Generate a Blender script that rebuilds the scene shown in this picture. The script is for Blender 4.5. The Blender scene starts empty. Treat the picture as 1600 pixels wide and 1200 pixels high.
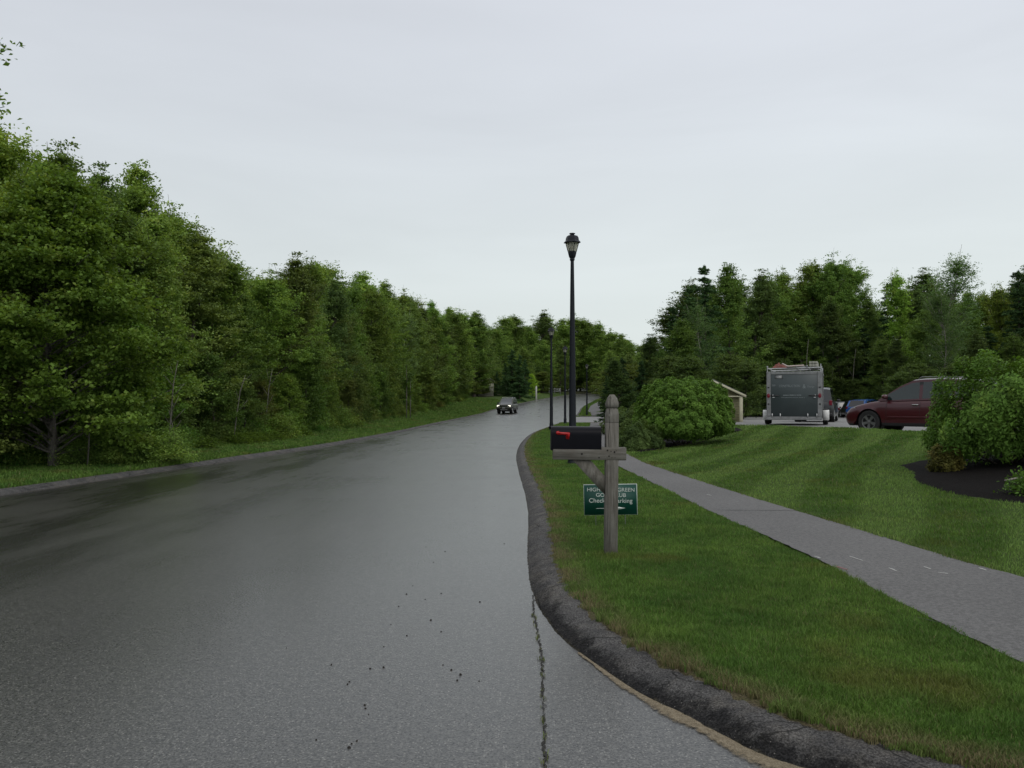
import bpy, math, random
import numpy as np
from mathutils import Vector, Matrix

random.seed(7)
RNG = np.random.default_rng(11)
SC = bpy.context.scene
COL = SC.collection
R = math.radians

# ---------------------------------------------------------------- camera
F = 1290.0            # focal length in photo pixels (photo 1600 wide)
HY = 630.0            # image row of the horizon
EYE = 1.5
cam_d = bpy.data.cameras.new("camera")
cam_d.sensor_width = 36.0
cam_d.lens = F / 1600.0 * 36.0
cam_d.clip_start = 0.05
cam_d.clip_end = 5000
cam = bpy.data.objects.new("camera", cam_d)
cam.location = (0, 0, EYE)
cam.rotation_euler = (R(90) + math.atan((HY - 600.0) / F), 0, 0)
COL.objects.link(cam)
SC.camera = cam

# ---------------------------------------------------------------- world and light
SUN_EL, SUN_AZ = 48.0, 150.0      # azimuth clockwise from +y (behind the camera, to its right)
W = bpy.data.worlds.new("World")
SC.world = W
W.use_nodes = True
nt = W.node_tree
for n in list(nt.nodes):
    nt.nodes.remove(n)
N = nt.nodes.new
LK = nt.links.new
wo = N("ShaderNodeOutputWorld")
bg = N("ShaderNodeBackground")
bg.inputs["Strength"].default_value = 0.1
sky = N("ShaderNodeTexSky")
sky.sky_type = 'NISHITA'
sky.sun_disc = False
sky.sun_elevation = R(SUN_EL)
sky.sun_rotation = R(SUN_AZ)
sky.dust_density = 3.0
tc = N("ShaderNodeTexCoord")
sep = N("ShaderNodeSeparateXYZ")
LK(tc.outputs["Generated"], sep.inputs[0])
ramp = N("ShaderNodeValToRGB")
ramp.color_ramp.interpolation = 'B_SPLINE'
el = ramp.color_ramp.elements
el[0].position = 0.0
el[0].color = (.75, .81, .79, 1)
el[1].position = 1.0
el[1].color = (1.0, 1.0, 1.0, 1)
e = el.new(.16)
e.color = (.74, .80, .80, 1)
e = el.new(.32)
e.color = (.71, .75, .80, 1)
e = el.new(.5)
e.color = (.68, .71, .77, 1)
# overcast sky brightens towards the zenith
e = el.new(.60)
e.color = (.78, .81, .86, 1)
LK(sep.outputs["Z"], ramp.inputs[0])
# cloud streaks: stretched noise
mp = N("ShaderNodeMapping")
mp.inputs["Scale"].default_value = (1.0, 1.3, 5.5)
mp.inputs["Rotation"].default_value = (R(6), R(-14), 0)
LK(tc.outputs["Generated"], mp.inputs[0])
nz = N("ShaderNodeTexNoise")
nz.inputs["Scale"].default_value = 1.7
nz.inputs["Detail"].default_value = 5
nz.inputs["Roughness"].default_value = .5
nz.inputs["Distortion"].default_value = .5
LK(mp.outputs[0], nz.inputs["Vector"])
mr = N("ShaderNodeMapRange")
mr.inputs[1].default_value = .3
mr.inputs[2].default_value = .72
mr.inputs[3].default_value = .95
mr.inputs[4].default_value = 1.055
LK(nz.outputs["Fac"], mr.inputs[0])
# the right-hand part of the sky is a little brighter than the left
mrx = N("ShaderNodeMapRange")
mrx.inputs[1].default_value = -.6
mrx.inputs[2].default_value = .35
mrx.inputs[3].default_value = .93
mrx.inputs[4].default_value = 1.05
LK(sep.outputs["X"], mrx.inputs[0])
mu = N("ShaderNodeMath")
mu.operation = 'MULTIPLY'
LK(mr.outputs[0], mu.inputs[0])
LK(mrx.outputs[0], mu.inputs[1])
mu2 = N("ShaderNodeMath")
mu2.operation = 'MULTIPLY'
mu2.inputs[1].default_value = 10.0
LK(mu.outputs[0], mu2.inputs[0])
vm = N("ShaderNodeVectorMath")
vm.operation = 'SCALE'
LK(ramp.outputs[0], vm.inputs[0])
LK(mu2.outputs[0], vm.inputs["Scale"])
mx = N("ShaderNodeMixRGB")
mx.inputs[0].default_value = .93
LK(sky.outputs[0], mx.inputs[1])
LK(vm.outputs[0], mx.inputs[2])
LK(mx.outputs[0], bg.inputs["Color"])
LK(bg.outputs[0], wo.inputs[0])

sun_d = bpy.data.lights.new("sun", 'SUN')
sun_d.energy = 0.6
sun_d.angle = R(25)
sun_d.color = (1, .95, .88)
sun = bpy.data.objects.new("sun", sun_d)
sun.rotation_euler = (R(90 - SUN_EL), 0, R(180 - SUN_AZ))
COL.objects.link(sun)

SC.view_settings.view_transform = 'Standard'
SC.view_settings.look = 'None'
SC.view_settings.exposure = 0
SC.view_settings.gamma = 1
SC.view_settings.use_curve_mapping = False
SC.render.engine = 'CYCLES'
SC.cycles.max_bounces = 6
SC.cycles.diffuse_bounces = 3
SC.cycles.transparent_max_bounces = 8
SC.cycles.sample_clamp_indirect = 4

# ---------------------------------------------------------------- helpers
def tag(o, label=None, cat=None, group=None, kind=None):
    if label:
        o["label"] = label
    if cat:
        o["category"] = cat
    if group:
        o["group"] = group
    if kind:
        o["kind"] = kind
    return o


def empty(name, loc, rz=0.0):
    o = bpy.data.objects.new(name, None)
    o.empty_display_size = .2
    o.location = loc
    o.rotation_euler = (0, 0, rz)
    COL.objects.link(o)
    return o


def np_mesh(name, V, F_, uv=None, attr=None, mats=None, parent=None, smooth=False, mi=None, sharp=None):
    """V (n,3); F_ (m,k) array of one polygon size or a list of index lists"""
    me = bpy.data.meshes.new(name)
    V = np.asarray(V, dtype=np.float32)
    me.vertices.add(len(V))
    me.vertices.foreach_set("co", V.ravel())
    if isinstance(F_, np.ndarray):
        k = F_.shape[1]
        nf = len(F_)
        me.loops.add(nf * k)
        me.loops.foreach_set("vertex_index", F_.astype(np.int32).ravel())
        me.polygons.add(nf)
        me.polygons.foreach_set("loop_start", np.arange(0, nf * k, k, dtype=np.int32))
    else:
        nf = len(F_)
        tot = [len(f) for f in F_]
        flat = [i for f in F_ for i in f]
        me.loops.add(len(flat))
        me.loops.foreach_set("vertex_index", flat)
        me.polygons.add(nf)
        me.polygons.foreach_set("loop_start", np.concatenate([[0], np.cumsum(tot)[:-1]]).astype(np.int32))
    if mi is not None:
        me.polygons.foreach_set("material_index", np.asarray(mi, dtype=np.int32))
    if smooth:
        me.polygons.foreach_set("use_smooth", np.ones(nf, dtype=bool))
    if uv is not None:
        l = me.uv_layers.new(name="UVMap")
        idx = np.empty(len(me.loops), dtype=np.int32)
        me.loops.foreach_get("vertex_index", idx)
        l.data.foreach_set("uv", np.asarray(uv, dtype=np.float32)[idx].ravel())
    if attr:
        for an, av in attr.items():
            a = me.attributes.new(an, 'FLOAT', 'POINT')
            a.data.foreach_set("value", np.asarray(av, dtype=np.float32))
    me.update(calc_edges=True)
    if sharp is not None:
        me.set_sharp_from_angle(angle=R(sharp))
    me.validate()
    for m in (mats or []):
        me.materials.append(m)
    o = bpy.data.objects.new(name, me)
    COL.objects.link(o)
    if parent:
        o.parent = parent
    return o


class MB:
    """collects boxes, tubes, lathes and sheets into ONE mesh"""
    def __init__(s):
        s.v, s.f, s.m = [], [], []

    def add(s, vs, fs, m=0, M=None):
        b = len(s.v)
        for v in vs:
            v = Vector(v)
            if M is not None:
                v = M @ v
            s.v.append(tuple(v))
        for f in fs:
            s.f.append([b + i for i in f])
            s.m.append(m)

    def box(s, x0, x1, y0, y1, z0, z1, m=0, M=None, bev=0.0):
        b = min(bev, (x1 - x0) * .45, (y1 - y0) * .45, (z1 - z0) * .45)
        if b <= 0:
            vs = [(x0, y0, z0), (x1, y0, z0), (x1, y1, z0), (x0, y1, z0), (x0, y0, z1), (x1, y0, z1), (x1, y1, z1), (x0, y1, z1)]
            fs = [(0, 3, 2, 1), (4, 5, 6, 7), (0, 1, 5, 4), (1, 2, 6, 5), (2, 3, 7, 6), (3, 0, 4, 7)]
            s.add(vs, fs, m, M)
            return
        rings = []
        for z, i in ((z0, b), (z0 + b, 0), (z1 - b, 0), (z1, b)):
            r = []
            for cx, cy, sx, sy in ((x0, y0, 1, 1), (x1, y0, -1, 1), (x1, y1, -1, -1), (x0, y1, 1, -1)):
                p1 = (cx + sx * i, cy + sy * (b if i == 0 else i + b * .4), z)
                p2 = (cx + sx * (b if i == 0 else i + b * .4), cy + sy * i, z)
                r += [p1, p2] if (sx == sy) else [p2, p1]
            rings.append(r)
        vs = [p for r in rings for p in r]
        fs = [list(range(7, -1, -1)), list(range(24, 32))]
        for k in range(3):
            for j in range(8):
                a = k * 8 + j
                c = k * 8 + (j + 1) % 8
                fs.append((a, c, c + 8, a + 8))
        s.add(vs, fs, m, M)

    def tube(s, pts, rad, seg=6, m=0, cap=True, M=None):
        pts = [Vector(p) for p in pts]
        n = len(pts)
        if not hasattr(rad, '__len__'):
            rad = [rad] * n
        vs, fs = [], []
        up = Vector((0, 0, 1))
        for i, p in enumerate(pts):
            d = (pts[min(i + 1, n - 1)] - pts[max(i - 1, 0)]).normalized()
            a = d.cross(up)
            if a.length < 1e-3:
                a = Vector((1, 0, 0))
            a.normalize()
            b = d.cross(a).normalized()
            for k in range(seg):
                t = 2 * math.pi * k / seg
                vs.append(p + (a * math.cos(t) + b * math.sin(t)) * rad[i])
        for i in range(n - 1):
            for k in range(seg):
                k2 = (k + 1) % seg
                fs.append((i * seg + k, i * seg + k2, (i + 1) * seg + k2, (i + 1) * seg + k))
        if cap:
            fs.append(list(range(seg - 1, -1, -1)))
            fs.append([(n - 1) * seg + k for k in range(seg)])
        s.add(vs, fs, m, M)

    def lathe(s, prof, seg=24, m=0, M=None, ph=0.0, closed=True):
        vs, fs = [], []
        for r, z in prof:
            for k in range(seg):
                t = 2 * math.pi * k / seg + ph
                vs.append((r * math.cos(t), r * math.sin(t), z))
        n = len(prof)
        for i in range(n - 1):
            for k in range(seg):
                k2 = (k + 1) % seg
                fs.append((i * seg + k, i * seg + k2, (i + 1) * seg + k2, (i + 1) * seg + k))
        if closed:
            fs.append(list(range(seg - 1, -1, -1)))
            fs.append([(n - 1) * seg + k for k in range(seg)])
        s.add(vs, fs, m, M)

    def prism(s, pts, y0, y1, m=0, M=None):
        """outline in xz (ccw seen from -y), extruded along y"""
        n = len(pts)
        vs = [(x, y0, z) for x, z in pts] + [(x, y1, z) for x, z in pts]
        fs = [list(range(n)), list(range(2 * n - 1, n - 1, -1))]
        for i in range(n):
            j = (i + 1) % n
            fs.append((i, i + n, j + n, j))
        s.add(vs, fs, m, M)

    def build(s, name, mats, parent=None, smooth=False, sharp=None):
        if not isinstance(mats, (list, tuple)):
            mats = [mats]
        return np_mesh(name, np.array(s.v), s.f, mats=mats, parent=parent, smooth=smooth or sharp is not None, mi=s.m, sharp=sharp)


def copy_tree(o, parent=None):
    c = o.copy()
    COL.objects.link(c)
    c.parent = parent
    for ch in o.children:
        copy_tree(ch, c)
    return c


def text_mesh(txt, size, mat, name, parent, loc, rot=(R(90), 0, 0), depth=.001, sx=1.0, off=0.0, align='CENTER', width=None):
    cu = bpy.data.curves.new("txt", 'FONT')
    cu.body = txt
    cu.size = size
    cu.extrude = depth
    cu.offset = off
    cu.align_x = align
    cu.align_y = 'CENTER'
    t = bpy.data.objects.new("txt", cu)
    COL.objects.link(t)
    bpy.context.view_layer.update()
    dg = bpy.context.evaluated_depsgraph_get()
    me = bpy.data.meshes.new_from_object(t.evaluated_get(dg))
    bpy.data.objects.remove(t)
    me.name = name
    me.materials.clear()
    me.materials.append(mat)
    o = bpy.data.objects.new(name, me)
    COL.objects.link(o)
    o.parent = parent
    o.location = loc
    o.rotation_euler = rot
    if width:
        sx = width / (max(v.co.x for v in me.vertices) - min(v.co.x for v in me.vertices))
    o.scale = (sx, 1, 1)
    return o


# ---------------------------------------------------------------- materials
class NT:
    def __init__(s, name):
        s.m = bpy.data.materials.new(name)
        s.m.use_nodes = True
        s.t = s.m.node_tree
        s.b = s.t.nodes["Principled BSDF"]
        s.out = s.t.nodes["Material Output"]

    def n(s, typ, **kw):
        o = s.t.nodes.new(typ)
        for k, v in kw.items():
            if k.startswith('i_'):
                o.inputs[k[2:].replace('_', ' ')].default_value = v
            else:
                setattr(o, k, v)
        return o

    def l(s, a, b):
        s.t.links.new(a, b)

    def coord(s, kind="Object", scale=(1, 1, 1)):
        c = s.n("ShaderNodeTexCoord")
        mp = s.n("ShaderNodeMapping")
        mp.inputs["Scale"].default_value = scale
        s.l(c.outputs[kind], mp.inputs[0])
        return mp.outputs[0]

    def noise(s, vec, scale, detail=4, rough=.55, lo=None, hi=None, a=0.0, b=1.0, dist=0.0):
        n = s.n("ShaderNodeTexNoise")
        n.inputs["Scale"].default_value = scale
        n.inputs["Detail"].default_value = detail
        n.inputs["Roughness"].default_value = rough
        n.inputs["Distortion"].default_value = dist
        s.l(vec, n.inputs["Vector"])
        if lo is None:
            return n.outputs["Fac"]
        return s.rng(n.outputs["Fac"], lo, hi, a, b)

    def rng(s, v, lo, hi, a=0.0, b=1.0):
        r = s.n("ShaderNodeMapRange")
        r.inputs[1].default_value = lo
        r.inputs[2].default_value = hi
        r.inputs[3].default_value = a
        r.inputs[4].default_value = b
        s.l(v, r.inputs[0])
        return r.outputs[0]

    def mix(s, f, a, b, mode='MIX'):
        m = s.n("ShaderNodeMixRGB")
        m.blend_type = mode
        for i, x in ((0, f), (1, a), (2, b)):
            if isinstance(x, (int, float)):
                m.inputs[i].default_value = x
            elif isinstance(x, tuple):
                m.inputs[i].default_value = x if len(x) == 4 else (*x, 1)
            else:
                s.l(x, m.inputs[i])
        return m.outputs[0]

    def math(s, op, a, b=0.0):
        m = s.n("ShaderNodeMath")
        m.operation = op
        for i, x in ((0, a), (1, b)):
            if isinstance(x, (int, float)):
                m.inputs[i].default_value = x
            else:
                s.l(x, m.inputs[i])
        return m.outputs[0]

    def bump(s, h, strength=.3, dist=.01):
        b = s.n("ShaderNodeBump")
        b.inputs["Strength"].default_value = strength
        b.inputs["Distance"].default_value = dist
        s.l(h, b.inputs["Height"])
        s.l(b.outputs[0], s.b.inputs["Normal"])

    def col(s, c):
        if isinstance(c, tuple):
            s.b.inputs["Base Color"].default_value = (*c, 1)
        else:
            s.l(c, s.b.inputs["Base Color"])

    def set(s, rough=.6, metal=0.0, spec=.5):
        s.b.inputs["Roughness"].default_value = rough
        s.b.inputs["Metallic"].default_value = metal
        s.b.inputs["Specular IOR Level"].default_value = spec
        return s


def simple(name, c, rough=.6, metal=0.0, spec=.5, var=.15, vs=6.0, bump=0.0, coat=0.0):
    t = NT(name).set(rough, metal, spec)
    v = t.coord()
    f = t.noise(v, vs, 5, .6, .3, .7)
    d = tuple(x * (1 - var) for x in c)
    u = tuple(min(1, x * (1 + var)) for x in c)
    t.col(t.mix(f, d, u))
    if bump:
        t.bump(t.noise(v, vs * 8, 4), bump, .004)
    if coat:
        t.b.inputs["Coat Weight"].default_value = coat
        t.b.inputs["Coat Roughness"].default_value = .06
    return t.m


def leaf_mat(name, c1, c2, trans=.34, clump=.8, young=None, rough=.5):
    """c1/c2 darker and lighter leaf colour; each leaf a little different, clumps of younger leaves"""
    t = NT(name).set(rough + .1, 0, .12)
    geo = t.n("ShaderNodeNewGeometry")
    oi = t.n("ShaderNodeObjectInfo")
    v = t.coord()
    f = t.noise(v, clump, 3, .6, .35, .68)
    c = t.mix(f, c1, c2)
    if young:
        c = t.mix(t.noise(v, clump * 2.3, 2, .5, .58, .72), c, young)
    hsv = t.n("ShaderNodeHueSaturation")
    t.l(t.rng(geo.outputs["Random Per Island"], 0, 1, .70, 1.35), hsv.inputs["Value"])
    t.l(t.rng(oi.outputs["Random"], 0, 1, .496, .504), hsv.inputs["Hue"])
    t.l(c, hsv.inputs["Color"])
    c = t.mix(1.0, hsv.outputs[0], oi.outputs["Color"], 'MULTIPLY')
    t.col(c)
    tr = t.n("ShaderNodeBsdfTranslucent")
    t.l(t.mix(1.0, c, (1.25, 1.2, .5, 1), 'MULTIPLY'), tr.inputs[0])
    ms = t.n("ShaderNodeMixShader")
    ms.inputs[0].default_value = trans
    t.l(t.b.outputs[0], ms.inputs[1])
    t.l(tr.outputs[0], ms.inputs[2])
    t.l(ms.outputs[0], t.out.inputs[0])
    return t.m


def bark_mat(name, c, c2):
    t = NT(name).set(.9, 0, .2)
    v = t.coord(scale=(6, 6, 1.6))
    f = t.noise(v, 3, 5, .65, .35, .65)
    t.col(t.mix(f, c, c2))
    t.bump(f, .6, .02)
    return t.m


M = {}
M['leaf_mid'] = leaf_mat("leaf_mid", (0.109, 0.197, 0.049), (0.225, 0.364, 0.085), young=(0.310, 0.427, 0.109))
M['leaf_olive'] = leaf_mat("leaf_olive", (0.122, 0.204, 0.051), (0.215, 0.353, 0.084), young=(0.279, 0.367, 0.111))
M['leaf_dark'] = leaf_mat("leaf_dark", (0.091, 0.151, 0.049), (0.181, 0.265, 0.079))
M['leaf_maple'] = leaf_mat("leaf_maple", (0.096, 0.166, 0.030), (0.166, 0.258, 0.045), clump=1.1, young=(0.204, 0.263, 0.058))
M['leaf_birch'] = leaf_mat("leaf_birch", (0.107, 0.191, 0.074), (0.185, 0.305, 0.113))
M['needle'] = leaf_mat("needle", (0.046, 0.094, 0.035), (0.090, 0.170, 0.057), trans=.08, rough=.6)
M['leaf_round'] = leaf_mat("leaf_round", (.095, .180, .030), (.150, .260, .042), clump=2.5, trans=.2, rough=.45)
M['leaf_azalea'] = leaf_mat("leaf_azalea", (.078, .158, .026), (.130, .235, .040), clump=1.6, young=(.16, .25, .045), trans=.25)
M['leaf_gold'] = leaf_mat("leaf_gold", (.075, .080, .018), (.14, .12, .03), clump=3, trans=.2)
M['fern'] = leaf_mat("fern", (.07, .125, .018), (.12, .19, .03), clump=1.2)
M['bark'] = bark_mat("bark", (.045, .037, .030), (.11, .095, .08))
M['bark_pale'] = bark_mat("bark_pale", (.16, .145, .12), (.38, .36, .31))
M['bark_grey'] = bark_mat("bark_grey", (.085, .08, .07), (.17, .16, .145))
M['black_paint'] = simple("black_paint", (.010, .013, .017), .35, 0, .5)
M['black_plastic'] = simple("black_plastic", (.014, .014, .015), .5)
M['rubber'] = simple("rubber", (.014, .014, .014), .8)
M['alu'] = simple("alu", (.42, .43, .43), .45, .6, var=.2)
M['alu_dull'] = simple("alu_dull", (.22, .225, .225), .55, .3, var=.25)
M['white_paint'] = simple("white_paint", (.80, .80, .78), .4)
M['chrome'] = simple("chrome", (.55, .56, .57), .18, 1)
M['red_plastic'] = simple("red_plastic", (.42, .012, .014), .35)
M['tail_red'] = simple("tail_red", (.16, .006, .018), .25)
M['glass_dark'] = simple("glass_dark", (.012, .015, .016), .06, 0, .8, var=.1)
M['concrete'] = simple("concrete", (.30, .295, .28), .85, var=.2, vs=3, bump=.3)


def glass_car(name, tint):
    t = NT(name).set(.04, 0, .7)
    t.col(tint)
    return t.m


# ---------------------------------------------------------------- the lie of the land
def sst(a, b, x):
    t = np.clip((x - a) / (b - a), 0, 1)
    return t * t * (3 - 2 * t)


PROF = np.array([(-60, 0), (60, 0), (75, .02), (85, .06), (97, .22), (110, .62), (135, 1.3), (170, 2.5), (200, 3.45), (220, 4.0), (260, 4.7), (320, 5.4), (420, 6)])


def prof(y):
    return np.interp(y, PROF[:, 0], PROF[:, 1])


LK_ = np.array([(-20, -13), (0, -9.7), (5, -9.1), (13, -8.3), (20, -7.4), (28, -6.45), (33, -6.1), (40, -5.75), (55, -5.45), (67, -5.2), (85, -4.4), (97, -3.4), (110, -2.1), (135, 1.05), (170, 7.5), (200, 14), (220, 20), (260, 35), (300, 54), (340, 76)])
# right-hand kerb foot, from the near corner along the island to the mouth of the driveway  (x, y)
K1 = np.array([(60, 2.15), (10, 2.25), (4, 2.45), (2.5, 2.7), (1.7, 3.05), (1.08, 3.52), (.945, 3.75), (.82, 4.0), (.653, 4.3), (.497, 4.72), (.333, 5.24), (.234, 5.81), (.16, 6.6), (.165, 8.8), (.20, 10), (.22, 12.9), (.175, 16.1), (.135, 19.4), (.13, 24.2), (.34, 31.2), (.98, 41), (1.85, 48.4), (2.6, 55), (3.15, 58.8), (3.8, 60.8), (4.7, 61.6), (6.5, 61.7), (9, 61.3), (13, 60.5)])
K2 = np.array([(13, 86.8), (9, 85.9), (7.7, 85.9), (7.1, 86.6), (6.85, 88), (7.1, 92), (8.0, 100), (9.9, 118), (13.0, 140), (18.3, 170), (26, 200), (34, 220), (52, 260), (74, 300), (100, 340)])
RX = np.array([(60, 2.15), (10, 2.25), (4, 2.45), (2.5, 2.7), (1.7, 3.05), (1.08, 3.52), (.945, 3.75), (.82, 4.0), (.653, 4.3), (.497, 4.72), (.333, 5.24), (.234, 5.81), (.16, 6.6), (.165, 8.8), (.20, 10), (.22, 12.9), (.175, 16.1), (.135, 19.4), (.13, 24.2), (.34, 31.2), (.98, 41), (1.85, 48.4), (2.6, 55), (3.4, 60.5), (4.6, 70), (6.2, 82), (6.85, 88), (7.1, 92), (8.0, 100), (9.9, 118), (13.0, 140), (18.3, 170), (26, 200), (34, 220), (52, 260), (74, 300), (100, 340)])


def resample(P, step):
    """smooth a polyline (Catmull-Rom) and resample it"""
    P = np.asarray(P, float)
    Q = np.vstack([2 * P[0] - P[1], P, 2 * P[-1] - P[-2]])
    out = []
    for i in range(1, len(Q) - 2):
        p0, p1, p2, p3 = Q[i - 1], Q[i], Q[i + 1], Q[i + 2]
        d = np.linalg.norm(p2 - p1)
        n = max(1, int(d / step(p1)))
        t0 = 0.0
        t1 = t0 + max(np.linalg.norm(p1 - p0), 1e-4) ** .5
        t2 = t1 + max(np.linalg.norm(p2 - p1), 1e-4) ** .5
        t3 = t2 + max(np.linalg.norm(p3 - p2), 1e-4) ** .5
        for k in range(n):
            t = t1 + (t2 - t1) * k / n
            A1 = (t1 - t) / (t1 - t0) * p0 + (t - t0) / (t1 - t0) * p1
            A2 = (t2 - t) / (t2 - t1) * p1 + (t - t1) / (t2 - t1) * p2
            A3 = (t3 - t) / (t3 - t2) * p2 + (t - t2) / (t3 - t2) * p3
            B1 = (t2 - t) / (t2 - t0) * A1 + (t - t0) / (t2 - t0) * A2
            B2 = (t3 - t) / (t3 - t1) * A2 + (t - t1) / (t3 - t1) * A3
            out.append((t2 - t) / (t2 - t1) * B1 + (t - t1) / (t2 - t1) * B2)
    out.append(P[-1])
    return np.array(out)


stp = lambda p: max(.12, min(3.0, abs(p[1]) * .035))
K1s = resample(K1, stp)
K2s = resample(K2, stp)
KLs = resample(np.stack([LK_[:, 1], LK_[:, 0]], 1), stp)
RXs = resample(RX, stp)


def Lx(y):
    return np.interp(y, KLs[:, 1], KLs[:, 0])


def Rx(y):
    return np.interp(y, RXs[:, 1], RXs[:, 0])


def seg_dist(px, py, P):
    """distance of points to a polyline"""
    best = np.full(px.shape, 1e9)
    for i in range(len(P) - 1):
        ax, ay = P[i]
        bx, by = P[i + 1]
        dx, dy = bx - ax, by - ay
        L2 = dx * dx + dy * dy + 1e-12
        t = np.clip(((px - ax) * dx + (py - ay) * dy) / L2, 0, 1)
        d = np.hypot(px - ax - t * dx, py - ay - t * dy)
        best = np.minimum(best, d)
    return best


PL = np.array([(2.6, -2), (2.9, 2.6), (4.5, 2.76), (6, 2.73), (7.4, 2.75), (8.7, 2.70), (10.75, 2.57), (14, 2.5), (19.4, 2.35), (24, 2.5), (30, 3.0), (40, 3.9), (50, 4.7), (59, 5.6)])
PL = PL[1:]
PR = np.array([(2.9, 4.45), (4.5, 4.35), (6.7, 4.13), (7.4, 4.0), (8.7, 3.9), (10.75, 3.72), (14, 3.45), (19.4, 3.12), (24, 3.2), (30, 3.75), (40, 4.8), (50, 5.75), (59, 6.9)])
pl = lambda y: np.interp(y, PL[:, 0], PL[:, 1])
pr = lambda y: np.interp(y, PR[:, 0], PR[:, 1])
CR = np.array([(-10, 16), (10, 16), (17, 15.8), (20, 14.2), (23.5, 11.9), (27.2, 10.95), (29.5, 10.06), (33.3, 8.7), (40, 8.9), (46, 10), (50, 11.5), (58, 13), (62, 14), (85, 14), (95, 22)])
xc = lambda y: np.interp(y, CR[:, 0], CR[:, 1])
FE = np.array([(-20, -15), (0, -12.5), (17, -10.9), (25, -9.9), (33, -9.1), (50, -9.2), (71, -9.3), (100, -7.9), (125, -6.3), (150, -3), (200, 9), (260, 28), (340, 66)])
fe = lambda y: np.interp(y, FE[:, 0], FE[:, 1])


def lotz(y):
    return np.interp(y, [15, 24, 27, 33, 42, 60, 80, 100], [.42, .46, .5, .58, .52, .36, .12, .05])


def Z(x, y):
    """height of the ground (grass, forest floor); sunk a little under every paved sheet"""
    x = np.asarray(x, float)
    y = np.asarray(y, float)
    sh = np.broadcast(x, y).shape
    x = np.broadcast_to(x, sh).ravel()
    y = np.broadcast_to(y, sh).ravel()
    base = prof(y)
    z = base - .09
    dK1 = np.full(x.shape, 1e9)
    near = (y < 64) & (x > -3)
    if near.any():
        dK1[near] = seg_dist(x[near], y[near], K1s[::2])
    inR = (x > Rx(y)) & (y < 61.6) & (y > 2.2)
    # island and lawn
    up = .088 * sst(.08, .27, dK1) + .09 * sst(.02, .2, dK1)
    w = np.interp(y, [3, 12, 23, 33, 40, 55], [10, 9, 9.0, 5.6, 4.6, 6])
    g = (x - pr(y)) / w
    lawn = .60 * sst(0, 1, np.clip(g * .92 + .06 * np.clip(g, 0, 1), 0, 1)) * np.interp(y, [0, 4, 45, 60], [.5, 1, 1, .3])
    und = .012 * np.sin(x * 2.1 + y * .7) * np.sin(y * 1.3 - x) * sst(.3, .8, dK1)
    zi = base - .09 + up + np.maximum(lawn, 0) + und
    onpath = sst(0, .08, x - pl(y) - .02) * sst(0, .08, pr(y) - x - .02)
    zi = zi - .035 * onpath
    z = np.where(inR, zi, z)
    # car park
    inlot = (x > xc(y) + .05) & (y > 12) & (y < 86)
    z = np.where(inlot, lotz(y) - .08, z)
    far_lot = (x > xc(y)) & (y >= 86)
    # beyond the driveway
    dK2 = np.full(x.shape, 1e9)
    far = (y > 80) & (x > 3)
    if far.any():
        dK2[far] = seg_dist(x[far], y[far], K2s)
    inR2 = (x > Rx(y)) & (y > 85.9) & ~((y < 86.8) & (x < 6.7))
    z2 = base - .09 + .19 * sst(.1, .4, dK2) + .42 * sst(.3, 2.6, dK2) * np.interp(y, [84, 86, 100, 150], [.8, 1, 1, .5])
    z = np.where(inR2 & (dK2 > .02), z2, z)
    # driveway band between the road and the car park
    band = (y >= 61.6) & (y <= 85.9) & (x > Rx(y)) & (x < xc(y) + .05)
    z = np.where(band, base - .09 + .2 * sst(8, 14, x), z)
    # left verge and wood
    inL = x < Lx(y)
    dL = (Lx(y) - x) * .98
    mnd = np.interp(y, [-20, 33, 50, 71, 100, 130, 160, 200, 300], [0, 0, .2, .35, .9, .95, .8, .5, .4])
    zl = base - .09 + .19 * sst(.08, .35, dL) + mnd * sst(.4, 4.5, dL) + .5 * sst(5, 40, dL)
    z = np.where(inL, zl, z)
    # gentle rise far off
    z = z + .02 * np.clip(np.abs(x) - 60, 0, 500)
    return z.reshape(sh)


def z1(x, y):
    return float(Z(np.array([x]), np.array([y]))[0])


def X(px, d):
    return (px - 800.0) / F * d


def hit(px, py, zoff=0.0):
    """where the ray of a photo pixel meets the ground (used to read real positions off the photo)"""
    ys = np.concatenate([np.arange(3, 40, .02), np.arange(40, 300, .2)])
    xs = X(px, ys)
    zr = EYE + (HY - py) / F * ys
    b = zr < Z(xs, ys) + zoff
    i = int(np.argmax(b)) if b.any() else len(ys) - 1
    return float(xs[i]), float(ys[i])


# ---------------------------------------------------------------- ground, road, kerbs, path, car park
def axis(parts):
    a = [np.arange(p, q, s) for p, q, s in parts]
    return np.concatenate(a)


gx = axis([(-900, -200, 100), (-200, -60, 14), (-60, -20, 3), (-20, -12, .8), (-12, -5, .3), (-5, -.6, .8), (-.6, 5, .14), (5, 16, .35), (16, 40, 1.2), (40, 120, 4), (120, 900, 60)])
gy = axis([(-200, -20, 20), (-20, 2, 1), (2, 8, .14), (8, 16, .25), (16, 40, .4), (40, 64, .5), (64, 84, 1.0), (84, 90, .3), (90, 140, 1), (140, 300, 3), (300, 500, 20), (500, 1500, 100)])
GX, GY = np.meshgrid(gx, gy)
GZ = Z(GX, GY)
nx, ny = len(gx), len(gy)
I = np.arange(nx * ny).reshape(ny, nx)
FQ = np.stack([I[:-1, :-1], I[:-1, 1:], I[1:, 1:], I[1:, :-1]], -1).reshape(-1, 4)
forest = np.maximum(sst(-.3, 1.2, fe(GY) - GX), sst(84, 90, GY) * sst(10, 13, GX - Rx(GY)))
forest = np.maximum(forest, sst(84, 87, GY) * sst(12, 15, GX))

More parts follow.
